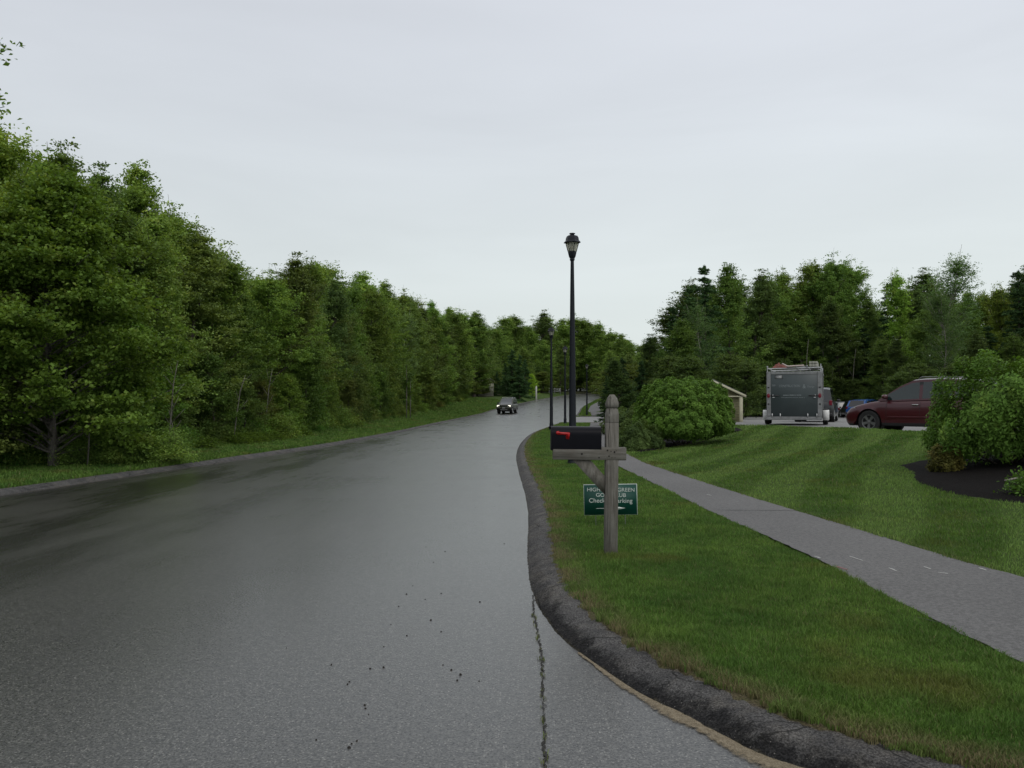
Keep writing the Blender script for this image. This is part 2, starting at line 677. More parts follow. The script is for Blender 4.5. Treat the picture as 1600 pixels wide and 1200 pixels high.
t = NT("grass_ground").set(.95, 0, .1)
v = t.coord()
f1 = t.noise(v, .8, 4, .6, .35, .65)
f2 = t.noise(v, 14, 5, .7, .3, .7)
f3 = t.noise(v, 90, 3, .6, .35, .65)
c = t.mix(f1, (.034, .066, .014), (.060, .095, .018))
c = t.mix(f2, c, t.mix(f3, (.022, .040, .010), (.075, .115, .026)))
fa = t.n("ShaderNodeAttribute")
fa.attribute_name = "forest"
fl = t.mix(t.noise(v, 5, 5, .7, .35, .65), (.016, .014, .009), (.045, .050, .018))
fs = t.n("ShaderNodeAttribute")
fs.attribute_name = "soil"
c = t.mix(t.math('MULTIPLY', fs.outputs["Fac"], t.noise(v, 20, 4, .7, .3, .6, .5, 1)), c, t.mix(f3, (.045, .036, .022), (.15, .125, .075)))
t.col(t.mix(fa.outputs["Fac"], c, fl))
t.bump(t.noise(v, 60, 5, .7), .8, .02)
M['grass_ground'] = t.m
soil = np.zeros(GX.size)
nr_ = ((GY < 30) & (GX > -.5) & (GX < 14)).ravel()
soil[nr_] = 1 - sst(.34, .55, seg_dist(GX.ravel()[nr_], GY.ravel()[nr_], K1s))
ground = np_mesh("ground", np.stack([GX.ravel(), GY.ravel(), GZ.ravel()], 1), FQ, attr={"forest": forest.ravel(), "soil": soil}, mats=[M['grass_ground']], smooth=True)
tag(ground, kind="structure")


def asphalt(name, base, lo, spec_l=.5, rough=(.42, .62), streak=True, coarse=1.0):
    t = NT(name)
    v = t.coord()
    vs = t.coord(scale=(1.0, .14, 1))
    big = t.noise(v, .28, 4, .6, .3, .7)
    st = t.noise(vs, .8, 5, .65, .44, .58)
    fine = t.noise(v, 75 * coarse, 3, .7, .3, .7)
    grit = t.noise(v, 22 * coarse, 4, .7, .3, .7)
    c = t.mix(big, tuple(x * .86 for x in base), tuple(x * 1.12 for x in base))
    if streak:
        # dark worn band down the far side of the road and long tyre streaks
        sp = t.n("ShaderNodeSeparateXYZ")
        t.l(v, sp.inputs[0])
        ln = t.rng(sp.outputs["X"], -2.0, -6.5, 0, 1)
        c = t.mix(t.math('MULTIPLY', st, t.math('MULTIPLY', ln, 1.0)), c, tuple(x * .25 for x in base))
        dry = t.math('MULTIPLY', t.rng(sp.outputs["X"], -1.6, .2, 0, 1), t.noise(vs, .6, 3, .6, .45, .62))
        c = t.mix(t.math('MULTIPLY', dry, .5), c, tuple(min(1, x * 1.4) for x in base))
    c = t.mix(1.0 if streak else .3, c, t.mix(t.rng(fine, .2, .8), (.30, .30, .30), (1.75, 1.75, 1.75)), 'MULTIPLY')
    c = t.mix(.9 if streak else .5, c, t.mix(t.rng(grit, .2, .8), (.55, .55, .55), (1.42, 1.42, 1.42)), 'MULTIPLY')
    # light and dark stones in the surface
    vo = t.n("ShaderNodeTexVoronoi")
    vo.inputs["Scale"].default_value = 85 * coarse
    t.l(v, vo.inputs["Vector"])
    spx = t.n("ShaderNodeSeparateColor")
    t.l(vo.outputs["Color"], spx.inputs[0])
    pick = t.math('MULTIPLY', t.rng(spx.outputs[0], .80, .86), t.rng(vo.outputs["Distance"], .42, .30))
    c = t.mix(t.math('MULTIPLY', pick, .6 if streak else .2), c, (.30, .29, .26))
    pick2 = t.math('MULTIPLY', t.rng(spx.outputs[1], .82, .86), t.rng(vo.outputs["Distance"], .5, .3))
    c = t.mix(t.math('MULTIPLY', pick2, .7), c, lo)
    t.col(c)
    t.b.inputs["Specular IOR Level"].default_value = spec_l
    if streak:
        t.l(t.rng(fine, .2, .8, .27, .45), t.b.inputs["Coat Weight"])
        t.l(t.rng(fine, .2, .8, .38, .62), t.b.inputs["Specular IOR Level"])
        t.b.inputs["Coat Roughness"].default_value = .22
        rr = t.math('ADD', t.rng(big, 0, 1, rough[0], rough[1]), t.math('MULTIPLY', t.rng(fine, 0, 1, -.5, .5), .08))
        rr = t.math('ADD', rr, t.math('MULTIPLY', t.math('MULTIPLY', st, ln), -.10))
        rr = t.math('ADD', rr, t.rng(t.noise(vs, 1.2, 4, .6), .3, .7, -.03, .04))
        t.l(rr, t.b.inputs["Roughness"])
    else:
        t.l(t.rng(fine, 0, 1, rough[0], rough[1]), t.b.inputs["Roughness"])
    t.bump(t.math('ADD', fine, t.math('MULTIPLY', vo.outputs["Distance"], -.8)), .25 if streak else .5, .005)
    return t.m


M['road'] = asphalt("road_asphalt", (.050, .049, .044), (.010, .010, .010), .5, (.27, .35))
M['path'] = asphalt("path_asphalt", (.128, .126, .124), (.06, .06, .06), .3, (.7, .85), False, 1.3)
M['lot'] = asphalt("lot_asphalt", (.20, .198, .192), (.08, .08, .08), .4, (.5, .7), False, .8)


def kerb_mat():
    t = NT("kerb_asphalt").set(.95, 0, .12)
    v = t.coord()
    uv = t.n("ShaderNodeUVMap")
    sp = t.n("ShaderNodeSeparateXYZ")
    t.l(uv.outputs[0], sp.inputs[0])
    fine = t.noise(v, 95, 4, .7, .3, .7)
    med = t.noise(v, 7, 5, .65, .35, .65)
    c = t.mix(med, (.066, .065, .065), (.122, .119, .116))
    c = t.mix(t.noise(v, 2.2, 5, .7, .5, .7), c, (.145, .135, .12))
    # irregular dark band on the sloping face, stronger towards the near corner
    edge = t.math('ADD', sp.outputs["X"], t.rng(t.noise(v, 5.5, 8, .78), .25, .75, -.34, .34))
    face_dark = t.math('MULTIPLY', t.rng(edge, .46, .20), t.rng(sp.outputs["Y"], 8, 5.6, .12, 1))
    face_dark = t.math('MULTIPLY', face_dark, t.noise(v, 30, 5, .8, .25, .5, .45, 1))
    c = t.mix(t.math('MULTIPLY', face_dark, .92), c, (.014, .014, .015))
    # soil and moss at the foot and along the grass edge
    e2 = t.math('ADD', sp.outputs["X"], t.rng(t.noise(v, 9, 5, .7), 0, 1, -.12, .12))
    c = t.mix(t.math('MULTIPLY', t.rng(e2, .05, -.04), .7), c, (.10, .088, .055))
    c = t.mix(t.math('MULTIPLY', t.rng(e2, .90, 1.0), .8), c, (.11, .09, .055))
    c = t.mix(1.0, c, t.mix(t.rng(fine, .25, .75), (.45, .45, .45), (1.55, 1.55, 1.55)), 'MULTIPLY')
    # cross cracks
    vo = t.n("ShaderNodeTexVoronoi")
    vo.feature = 'DISTANCE_TO_EDGE'
    vo.inputs["Scale"].default_value = 1.4
    t.l(t.mix(.12, v, t.n("ShaderNodeTexNoise").outputs["Color"]), vo.inputs["Vector"])
    crk = t.math('MULTIPLY', t.rng(vo.outputs["Distance"], .008, .002), .7)
    c = t.mix(crk, c, (.02, .02, .018))
    v2 = t.n("ShaderNodeTexVoronoi")
    v2.inputs["Scale"].default_value = 90
    t.l(v, v2.inputs["Vector"])
    s2 = t.n("ShaderNodeSeparateColor")
    t.l(v2.outputs["Color"], s2.inputs[0])
    pk = t.math('MULTIPLY', t.rng(s2.outputs[0], .94, .96), t.rng(v2.outputs["Distance"], .34, .2))
    c = t.mix(t.math('MULTIPLY', pk, .6), c, (.33, .31, .29))
    t.col(c)
    t.bump(t.math('ADD', t.math('ADD', fine, t.noise(v, 18, 4, .6)), t.math('MULTIPLY', crk, -2)), .8, .010)
    return t.m


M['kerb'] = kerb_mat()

# road sheet between the two kerb feet
ys = np.unique(np.concatenate([RXs[:, 1][RXs[:, 1] > 2.2], np.arange(70, 340, 4), KLs[:, 1][KLs[:, 1] > 12]]))
ys = np.concatenate([np.array([-12, -6, -3, 0, 1.5, 2.0]), ys])
us = np.linspace(0, 1, 15)
V_, UV_ = [], []
for y in ys:
    l = float(Lx(y)) - .03
    r = float(Rx(y)) + .03 if y > 2.3 else 60.0
    for u in us:
        V_.append((l + (r - l) * u, y, prof(y)))
V_ = np.array(V_)
n_, k_ = len(ys), len(us)
I = np.arange(n_ * k_).reshape(n_, k_)
FQ = np.stack([I[:-1, :-1], I[:-1, 1:], I[1:, 1:], I[1:, :-1]], -1).reshape(-1, 4)
road = tag(np_mesh("road", V_, FQ, mats=[M['road']], smooth=True), kind="structure")


def kerb(name, P, side, w0=.275, h=.080):
    """P runs along the kerb foot; the kerb lies on its left (side=+1) or right (-1)"""
    prof_ = [(-.02, -.03), (0, .002), (.10, .022), (.24, .050), (.38, .074), (.48, .086), (.60, .092), (.80, .097), (.95, .099), (1.0, .092), (1.06, .03)]
    T = np.gradient(P, axis=0)
    T /= np.linalg.norm(T, axis=1)[:, None]
    Nn = np.stack([-T[:, 1], T[:, 0]], 1) * side
    dist = np.concatenate([[0], np.cumsum(np.linalg.norm(np.diff(P, axis=0), axis=1))])
    V, UV = [], []
    rr = np.random.default_rng(5)
    wob = np.convolve(rr.normal(0, 1, len(P) + 6), np.ones(7) / 7, 'valid') * .018
    hob = np.convolve(rr.normal(0, 1, len(P) + 6), np.ones(7) / 7, 'valid') * .010
    for i, p in enumerate(P):
        w = w0 + wob[i]
        bz = float(prof(p[1]))
        for s_, z_ in prof_:
            q = p + Nn[i] * s_ * w
            jz = rr.normal(0, .0035) if .05 < s_ < 1.02 else 0
            jx = rr.normal(0, .004, 2) if s_ < 1.02 else rr.normal(0, .002, 2)
            V.append((q[0] + jx[0], q[1] + jx[1], bz + z_ * h / .1 + (hob[i] if .05 < s_ < 1.0 else 0) + jz))
            UV.append((s_, p[1]))
    n, k = len(P), len(prof_)
    I = np.arange(n * k).reshape(n, k)
    FQ = np.stack([I[:-1, :-1], I[:-1, 1:], I[1:, 1:], I[1:, :-1]], -1).reshape(-1, 4)
    if side > 0:
        FQ = FQ[:, ::-1]
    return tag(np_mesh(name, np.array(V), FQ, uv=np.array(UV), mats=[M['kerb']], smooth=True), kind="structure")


dense = resample(K1[(K1[:, 0] < 5) & (K1[:, 1] < 12)], lambda p: .035)
K1f = np.vstack([K1s[(K1s[:, 0] > 4.01) & (K1s[:, 1] < 5)], dense[dense[:, 0] <= 4.01][:-1], K1s[K1s[:, 1] > 10.05]])
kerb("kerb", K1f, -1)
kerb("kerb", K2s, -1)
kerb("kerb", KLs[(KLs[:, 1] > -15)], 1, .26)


def ribbon(name, ysr, xa, xb, zf, mat, k=5, kind="structure", parent=None, edge=0.0, seed=3):
    rr = np.random.default_rng(seed)
    V = []
    for y in ysr:
        a, b = float(xa(y)), float(xb(y))
        a += rr.normal(0, edge)
        b += rr.normal(0, edge)
        for u in np.linspace(0, 1, k):
            xx = a + (b - a) * u
            V.append((xx, y, zf(xx, y)))
    n = len(ysr)
    I = np.arange(n * k).reshape(n, k)
    FQ = np.stack([I[:-1, :-1], I[:-1, 1:], I[1:, 1:], I[1:, :-1]], -1).reshape(-1, 4)
    o = np_mesh(name, np.array(V), FQ, mats=[mat], smooth=True, parent=parent)
    if kind:
        tag(o, kind=kind)
    return o


pz = lambda x, y: float(prof(y)) + .098
path = ribbon("path", axis([(2.9, 25, .12), (25, 59.6, .4)]), pl, pr, pz, M['path'], edge=.008)
PL2 = lambda y: np.interp(y, [86, 92, 100, 118, 140, 170], [8.3, 8.5, 9.2, 11.2, 14.6, 20])
PR2 = lambda y: np.interp(y, [86, 92, 100, 118, 140, 170], [9.8, 9.9, 10.6, 12.6, 16, 21.4])
path2 = ribbon("path", axis([(86.3, 170, 1.5)]), PL2, PR2, lambda x, y: z1(x, y) + .03, M['path'])
drive = ribbon("driveway", axis([(61.75, 86.4, .8)]), lambda y: Rx(y) - .05, lambda y: xc(y) + 1.0, lambda x, y: float(prof(y)) + .004 + .2 * float(sst(8, 14, x)), M['lot'], k=9)
lot = ribbon("parking_lot", axis([(14, 86, .8)]), lambda y: xc(y) + .12, lambda y: 75, lambda x, y: float(lotz(y)) + .012, M['lot'], k=16)
# low concrete kerb round the car park
V_ = []
crn = resample(np.stack([CR[:, 1], CR[:, 0]], 1)[2:12], lambda p: .8)
mb = MB()
for i in range(len(crn) - 1):
    (xa, ya), (xb, yb) = crn[i], crn[i + 1]
    za, zb = float(lotz(ya)), float(lotz(yb))
    ha = max(.10, z1(xa - .2, ya) + .0 - za)
    hb = max(.10, z1(xb - .2, yb) + .0 - zb)
    mb.add([(xa, ya, za - .1), (xa + .14, ya, za - .1), (xa + .14, ya, za + ha), (xa, ya, za + ha), (xb, yb, zb - .1), (xb + .14, yb, zb - .1), (xb + .14, yb, zb + hb), (xb, yb, zb + hb)],
           [(3, 2, 6, 7), (1, 5, 6, 2), (0, 3, 7, 4)])
tag(mb.build("parking_kerb", M['concrete']), kind="structure")

# marks on the path: short spray dashes, a pink fleck, the saw joint across it
M['spray_white'] = simple("spray_white", (.42, .42, .40), .8, var=.3, vs=30)
M['spray_pink'] = simple("spray_pink", (.26, .10, .105), .8, var=.3, vs=30)
M['joint'] = simple("joint_dark", (.03, .03, .03), .9)
mb = MB()


def flat_mark(px0, py0, px1, py1, w, m):
    def g(px, py):
        d = (EYE - .100) * F / (py - HY)
        return Vector((X(px, d), d, .1025))
    a, b = g(px0, py0), g(px1, py1)
    n_ = (b - a).cross(Vector((0, 0, 1))).normalized() * w / 2
    pts = []
    for s_ in (-1, 1):
        for k in range(7):
            u = k / 6 if s_ < 0 else 1 - k / 6
            pts.append(a.lerp(b, u) + n_ * s_ * random.uniform(.45, 1.1) * (1 if .05 < u < .95 else .6))
    mb.add(pts, [list(range(len(pts)))], m)


for q in ((1325, 868, 1346, 875), (1386, 886, 1398, 891), (1440, 884, 1452, 888), (1462, 893, 1478, 895), (1526, 886, 1538, 890), (1103, 772, 1111, 774), (1270, 868, 1280, 871)):
    flat_mark(*q, .022, 0)
flat_mark(1305, 884, 1322, 889, .03, 1)
mb2 = MB()
V_ = []
tag(mb.build("paint_marks", [M['spray_white'], M['spray_pink']], parent=path), kind="structure")
mb = MB()
flat_mark(1112, 796.5, 1245, 797, .022, 0)
flat_mark(1360, 912, 1430, 914, .006, 0)
flat_mark(1430, 963, 1470, 972, .008, 0)
tag(mb.build("joint", [M['joint']], parent=path), kind="structure")

# sand washed against the kerb foot
t = NT("sand").set(.95, 0, .1)
v = t.coord()
t.col(t.mix(t.noise(v, 60, 5, .7, .3, .7), (.13, .105, .07), (.27, .23, .165)))
t.bump(t.noise(v, 120, 4), .5, .004)
uvn = t.n("ShaderNodeUVMap")
sp_ = t.n("ShaderNodeSeparateXYZ")
t.l(uvn.outputs[0], sp_.inputs[0])
ed_ = t.math('ADD', t.math('ABSOLUTE', sp_.outputs["X"]), t.noise(v, 28, 6, .8, .25, .75, -.42, .42))
al = t.math('MULTIPLY', t.rng(ed_, .88, .55), t.noise(v, 160, 3, .7, .3, .5, .3, 1))
trn = t.n("ShaderNodeBsdfTransparent")
msx = t.n("ShaderNodeMixShader")
t.l(al, msx.inputs[0])
t.l(trn.outputs[0], msx.inputs[1])
t.l(t.b.outputs[0], msx.inputs[2])
t.l(msx.outputs[0], t.out.inputs[0])
M['sand'] = t.m
seg = dense[(dense[:, 1] < 5.0) & (dense[:, 0] < 4.0)]
T = np.gradient(seg, axis=0)
T /= np.linalg.norm(T, axis=1)[:, None]
Nn = np.stack([T[:, 1], -T[:, 0]], 1) * -1
V_, UV_ = [], []
rr = np.random.default_rng(2)
wb = np.convolve(rr.normal(0, 1, len(seg) + 4), np.ones(5) / 5, 'valid')
wsand = np.interp(seg[:, 1], [2.6, 3.2, 3.9, 4.3, 5.0], [.16, .13, .10, .055, .02]) * (1 + .3 * wb)
for i, p in enumerate(seg):
    for u, z_ in ((-.10, .006), (.25, .007), (.65, .0055), (1.0, .004)):
        q = p + Nn[i] * u * wsand[i]
        V_.append((q[0], q[1], z_))
        UV_.append((u, p[1]))
n, k = len(seg), 4
I = np.arange(n * k).reshape(n, k)
FQ = np.stack([I[:-1, :-1], I[1:, :-1], I[1:, 1:], I[:-1, 1:]], -1).reshape(-1, 4)
tag(np_mesh("sand", np.array(V_), FQ, uv=np.array(UV_), mats=[M['sand']], smooth=True), "tan sand washed against the foot of the near kerb", "sand", kind="stuff")

# crack in the road, open and weedy
mb = MB()
pts = []
yy = 3.2
xx = .105
rr = np.random.default_rng(9)
cl = []
while yy < 6.5:
    tx = float(np.interp(yy, [3.2, 4, 5, 6, 6.5], [.125, .155, .175, .155, .165]))
    cl.append((tx + rr.normal(0, .006), yy, rr.choice([.0015, .003, .005, .008])))
    yy += .022
for i in range(len(cl) - 1):
    a, b = cl[i], cl[i + 1]
    mb.add([(a[0] - a[2], a[1], .0045), (a[0] + a[2], a[1], .0045), (b[0] + b[2], b[1], .0045), (b[0] - b[2], b[1], .0045)], [(0, 1, 2, 3)])
tag(mb.build("road_crack", simple("crack_dark", (.02, .019, .016), .95), parent=road), kind="structure")

# clods and crumbs of dirt lying on the road
mb = MB()
spots = [(1299, 990), (1273, 990), (637, 991), (693, 1036), (720, 1051), (706, 1044), (715, 1060), (749, 1061), (646, 914), (624, 946), (674, 967), (612, 974), (601, 1008), (548, 1062), (545, 1066), (573, 1103), (578, 1112), (497, 1151), (552, 1157), (548, 1163), (450, 1010), (773, 791), (743, 793), (666, 854), (678, 878), (696, 861), (690, 926), (665, 935), (752, 840), (733, 759), (788, 849), (520, 1036), (580, 1042), (601, 1040), (572, 1098), (560, 1153), (636, 927), (750, 939), (690, 985)]
for px, py in spots:
    if px > 800:
        continue
    d = EYE * F / (py - HY)
    x = X(px, d)
    r_ = random.uniform(.003, .0075)
    vs = []
    for k in range(3):
        zz, q = ((0, 1.1), (.7, 1.0), (1.3, .35))[k]
        for j in range(6):
            a = j * math.pi / 3 + k
            vs.append((x + r_ * q * math.cos(a) * random.uniform(.7, 1.2), d + r_ * q * math.sin(a) * random.uniform(.7, 1.2), zz * r_))
    fs = [(12, 13, 14, 15, 16, 17)]
    for k in range(2):
        for j in range(6):
            fs.append((k * 6 + j, k * 6 + (j + 1) % 6, k * 6 + 6 + (j + 1) % 6, k * 6 + 6 + j))
    mb.add(vs, fs)
tag(mb.build("dirt", simple("clod", (.022, .019, .016), .95)), "dark crumbs of dirt scattered on the asphalt road", "dirt", kind="stuff")

# ---------------------------------------------------------------- vegetation
def leaves(C_, size, rng, up=.55, droop=.25, aspect=.55, fold=.25, out=None, outw=0.0, face=None, fn=.5):
    """one folded, pointed leaf (two triangles sharing the midrib) per centre"""
    n = len(C_)
    size = size * rng.uniform(.7, 1.3, n)
    a = rng.normal(0, 1, (n, 3))
    a[:, 2] = a[:, 2] * (1 - up) - droop
    if out is not None:
        a += out * outw
    a /= np.linalg.norm(a, axis=1)[:, None]
    r = rng.normal(0, 1, (n, 3))
    r[:, 2] *= (1 - up) * .8
    b = r - (r * a).sum(1)[:, None] * a
    b /= np.linalg.norm(b, axis=1)[:, None]
    if face is not None:
        f = face + rng.normal(0, fn, (n, 3))
        f /= np.linalg.norm(f, axis=1)[:, None]
        a = a - (a * f).sum(1)[:, None] * f
        a /= np.linalg.norm(a, axis=1)[:, None]
        b = np.cross(f, a)
    nn = np.cross(a, b)
    nn *= np.sign(nn[:, 2:3]) + (nn[:, 2:3] == 0)
    L = size[:, None]
    p0 = C_ - a * L * .5
    p2 = C_ + a * L * .5 - nn * L * .08
    m = C_ - a * L * .06
    p1 = m + b * L * aspect * .5 + nn * L * fold * .3
    p3 = m - b * L * aspect * .5 + nn * L * fold * .3
    V = np.stack([p0, p1, p2, p3], 1).reshape(-1, 3)
    i = np.arange(n)[:, None] * 4
    Fq = np.concatenate([i + [0, 1, 2], i + [0, 2, 3]], 1).reshape(-1, 3)
    return V, Fq


def limb_mesh(limbs, seg=5):
    mb = MB()
    for pts, r0, r1 in limbs:
        n = len(pts)
        mb.tube(pts, [r0 + (r1 - r0) * i / (n - 1) for i in range(n)], seg, cap=False)
    return mb


def crown_profile(t, tm, low, tip):
    """relative radius against height 0..1 in the crown"""
    return np.where(t < tm, low + (1 - low) * np.sin(np.clip(t / tm, 0, 1) * math.pi / 2), (1 - np.clip((t - tm) / (1 - tm), 0, 1) ** tip) ** .8)


def tree_parts(seed, H, Rr, zb, tm=.35, low=.55, tip=1.6, nb=70, per=9, nleaf=45, size=.13, lm='leaf_mid', bm='bark', rise=.45, flat=.45, tr=None, blob=.30, asp=.6, fork=True, leaders=5, gap=0.0, trunk_vis=None, extra=()):
    rng = np.random.default_rng(seed)
    tr = tr or H * .014
    k = 10
    wob = np.cumsum(rng.normal(0, .012 * H, (k, 2)), 0)
    wob -= wob[0]
    tk = np.array([(wob[i, 0], wob[i, 1], H * .93 * i / (k - 1)) for i in range(k)])
    axis_at = lambda z: np.array([np.interp(z, tk[:, 2], tk[:, 0]), np.interp(z, tk[:, 2], tk[:, 1]), z])
    limbs = []
    cen, wt = [], []
    for i in range(nb):
        t = (i + rng.uniform(.1, .9)) / nb
        t = t ** .85
        az = i * 2.39996 + rng.normal(0, .35)
        rad = Rr * float(crown_profile(np.array(t), tm, low, tip)) * rng.uniform(.50, 1.20)
        if rng.random() < gap:
            rad *= .5
        zt = zb + t * (H - zb) + rng.normal(0, .02 * H)
        zs = max(zb * .75, zt - rad * rise - rng.uniform(0, .05) * H)
        p0 = axis_at(zs)
        d = np.array([math.cos(az), math.sin(az), 0])
        p1 = np.array([p0[0], p0[1], 0]) + d * rad + np.array([0, 0, zt + (.10 + .25 * t) * rad])
        mid = (p0 + p1) / 2 + np.array([0, 0, (.10 - .10 * t) * rad]) + rng.normal(0, .05 * rad, 3)
        q1 = p0 + (mid - p0) * .5 + rng.normal(0, .02 * rad, 3)
        limbs.append(([p0, q1, mid, p1], max(.011, tr * .30 * (1 - .7 * t)), .005))
        for j in range(per):
            u = rng.uniform(.28, 1.0) ** .7
            pt = (mid * (1 - (u - .5) * 2) + p1 * (u - .5) * 2) if u > .5 else (p0 * (1 - u * 2) + mid * u * 2)
            side = np.array([-d[1], d[0], 0]) * rng.normal(0, .17) * rad * (1.15 - .7 * u)
            c = pt + side + np.array([0, 0, rng.normal(0, .035) * rad])
            cen.append(c)
            wt.append(1.1)
        for j in range(4):
            u = (j + .5) / 4
            cen.append(p1 + (d * .35 + np.array([0, 0, .35 + .8 * t])) * u * .075 * H * rng.uniform(.4, 1.0))
            wt.append(.42 - .07 * j)
    for i in range(leaders * 2):
        az = rng.uniform(0, 6.28)
        r_ = rng.uniform(0, 1) ** .8 * .75 * Rr
        zt = H * (1.0 + rng.uniform(-.03, .13)) - r_ * .85
        p0 = axis_at(H * .72)
        p1 = np.array([tk[-1, 0] + r_ * math.cos(az), tk[-1, 1] + r_ * math.sin(az), zt])
        limbs.append(([p0, (p0 + p1) / 2 + rng.normal(0, .1, 3), p1], .025, .006))
        for j in range(8):
            cen.append(p0 + (p1 - p0) * rng.uniform(.35, 1.02))
            wt.append(.5 if j < 4 else .26)
    for ex in extra:
        p1 = np.array(ex, float)
        p0 = axis_at(p1[2] * .78)
        mid = (p0 + p1) / 2 + np.array([0, 0, .25])
        limbs.append(([p0, mid, p1], .03, .006))
        for j in range(5):
            cen.append(p1 + (mid - p1) * rng.uniform(0, .55) + rng.normal(0, .12, 3))
            wt.append(.7)
    cen = np.array(cen)
    wt = np.array(wt) * rng.uniform(.55, 1.45, len(cen))
    cnt = np.maximum(3, (nleaf * wt)).astype(int)
    ci = np.repeat(np.arange(len(cen)), cnt)
    # leaves gather on short sprays inside each clump
    nsp = 4
    spo = rng.normal(0, 1, (len(cen), nsp, 3)) * np.array([blob, blob, blob * flat]) * np.sqrt(wt)[:, None, None]
    pick = rng.integers(0, nsp, len(ci))
    off = spo[ci, pick] * rng.uniform(.3, 1.25, len(ci))[:, None] + rng.normal(0, 1, (len(ci), 3)) * np.array([blob * .34, blob * .34, blob * .16])
    C_ = cen[ci] + off
    C_ = C_[C_[:, 2] > .12]
    V, Fq = leaves(C_, size, rng, aspect=asp)
    tm_ = limb_mesh([(list(map(tuple, pts)), a, b) for pts, a, b in limbs])
    rad_ = [tr * (1.35 if i == 0 else 1) * (1 - .85 * (i / (k - 1))) + .01 for i in range(k)]
    tkd = [tuple(p) for p in tk]
    tkd[0] = (tkd[0][0], tkd[0][1], -.35)
    mt = MB()
    mt.tube(tkd, rad_, 9, cap=False)
    return (V, Fq, M[lm]), (mt, tm_, M[bm])


def conifer_parts(seed, H, Rr, zb, size=.16, n=26, lm='needle', bm='bark', sparse=1.0, droop=.15, per=26, nl=8):
    rng = np.random.default_rng(seed)
    limbs, cen, outs = [], [], []
    nw = int((H - zb) / .38)
    for i in range(nw):
        z = zb + (H - zb) * i / nw
        t = i / nw
        rr_ = Rr * (1 - t) ** .6 * (.75 + .25 * math.sin(i * 1.7)) + .12
        for j in range(rng.integers(5, 8)):
            az = rng.uniform(0, 6.28)
            L = rr_ * rng.uniform(.5, 1.2)
            d = np.array([math.cos(az), math.sin(az), 0])
            p0 = np.array([0, 0, max(.1, z + rng.normal(0, .17))])
            p1 = p0 + d * L + np.array([0, 0, -L * droop + .15 * L * rng.normal()])
            limbs.append(([p0, (p0 + p1) / 2 + np.array([0, 0, .06 * L]), p1], .02, .005))
            m = max(4, int(per * L / Rr))
            for q in range(m):
                u = rng.uniform(.12, 1.0)
                s_ = rng.normal(0, .16) * L * (1.15 - u * .6)
                c = p0 + (p1 - p0) * u + np.array([-d[1], d[0], 0]) * s_ + np.array([0, 0, rng.normal(0, .03) * L])
                cen.append(c)
                outs.append(d + np.array([-d[1], d[0], 0]) * np.sign(s_) * .8)
    for q in range(14):
        cen.append(np.array([0, 0, H - .5 + .5 * q / 13]))
        outs.append(np.array([0, 0, 1.0]))
    cen = np.array(cen)
    outs = np.array(outs)
    ci = np.repeat(np.arange(len(cen)), nl)
    C_ = cen[ci] + rng.normal(0, .07, (len(ci), 3)) * np.array([1, 1, .6])
    V, Fq = leaves(C_, size, rng, up=.5, droop=-.1, aspect=.24, fold=.1, out=outs[ci], outw=1.2)
    mt = MB()
    mt.tube([(0, 0, -.3), (0, 0, zb), (0, 0, H * .6), (0, 0, H * .97)], [H * .018, H * .015, H * .008, .01], 8, cap=False)
    return (V, Fq, M[lm]), (mt, limb_mesh([(list(map(tuple, p)), a, b) for p, a, b in limbs], 4), M[bm])


def bush_parts(seed, H, Rr, size=.07, n=26000, lm='leaf_mid', lobes=30, dome=1.0, low=.1, blob=.16, stems=10, up=.5, asp=.5, flatb=.55):
    """leafy shrub: leaf clumps on twigs that reach the surface of an uneven dome"""
    rng = np.random.default_rng(seed)
    cen, limbs = [], []
    for i in range(lobes):
        az = i * 2.39996 + rng.normal(0, .3)
        ph = math.asin(min(.999, ((i + .5) / lobes)))
        k = rng.uniform(.80, 1.08)
        p = np.array([Rr * math.cos(ph) ** .7 * math.cos(az) * k, Rr * math.cos(ph) ** .7 * math.sin(az) * k, low * H + (1 - low) * H * math.sin(ph) * k])
        base = np.array([rng.normal(0, .12) * Rr, rng.normal(0, .12) * Rr, 0])
        limbs.append(([base, base * .4 + p * .5 + rng.normal(0, .05, 3), p], .018, .005))
        for j in range(9):
            u = rng.uniform(.45, 1.03)
            c = base * (1 - u) + p * u + rng.normal(0, blob * 1.1, 3)
            cen.append(c)
    cen = np.array(cen)
    ci = rng.integers(0, len(cen), n)
    C_ = cen[ci] + rng.normal(0, 1, (n, 3)) * np.array([blob, blob, blob * flatb])
    C_ = C_[(C_[:, 2] > .03)]
    V, Fq = leaves(C_, size, rng, up=up, droop=.05, aspect=asp)
    return (V, Fq, M[lm]), (None, limb_mesh([(list(map(tuple, p)), a, b) for p, a, b in limbs], 4), M['bark'])


def plant(name, parts, loc, rz=0.0, s=1.0, crown='crown', trunk='trunk', col=None):
    (V, Fq, lm), (mt, ml, bm) = parts
    e = empty(name, loc, rz)
    e.scale = (s, s, s)
    cr = np_mesh(crown, V, Fq, mats=[lm], parent=e)
    if col:
        cr.color = (*col, 1)
    if mt:
        tk = mt.build(trunk, bm, e, smooth=True)
        ml.build('branches', bm, tk, smooth=True)
    else:
        ml.build('stems', bm, e, smooth=True)
    return e


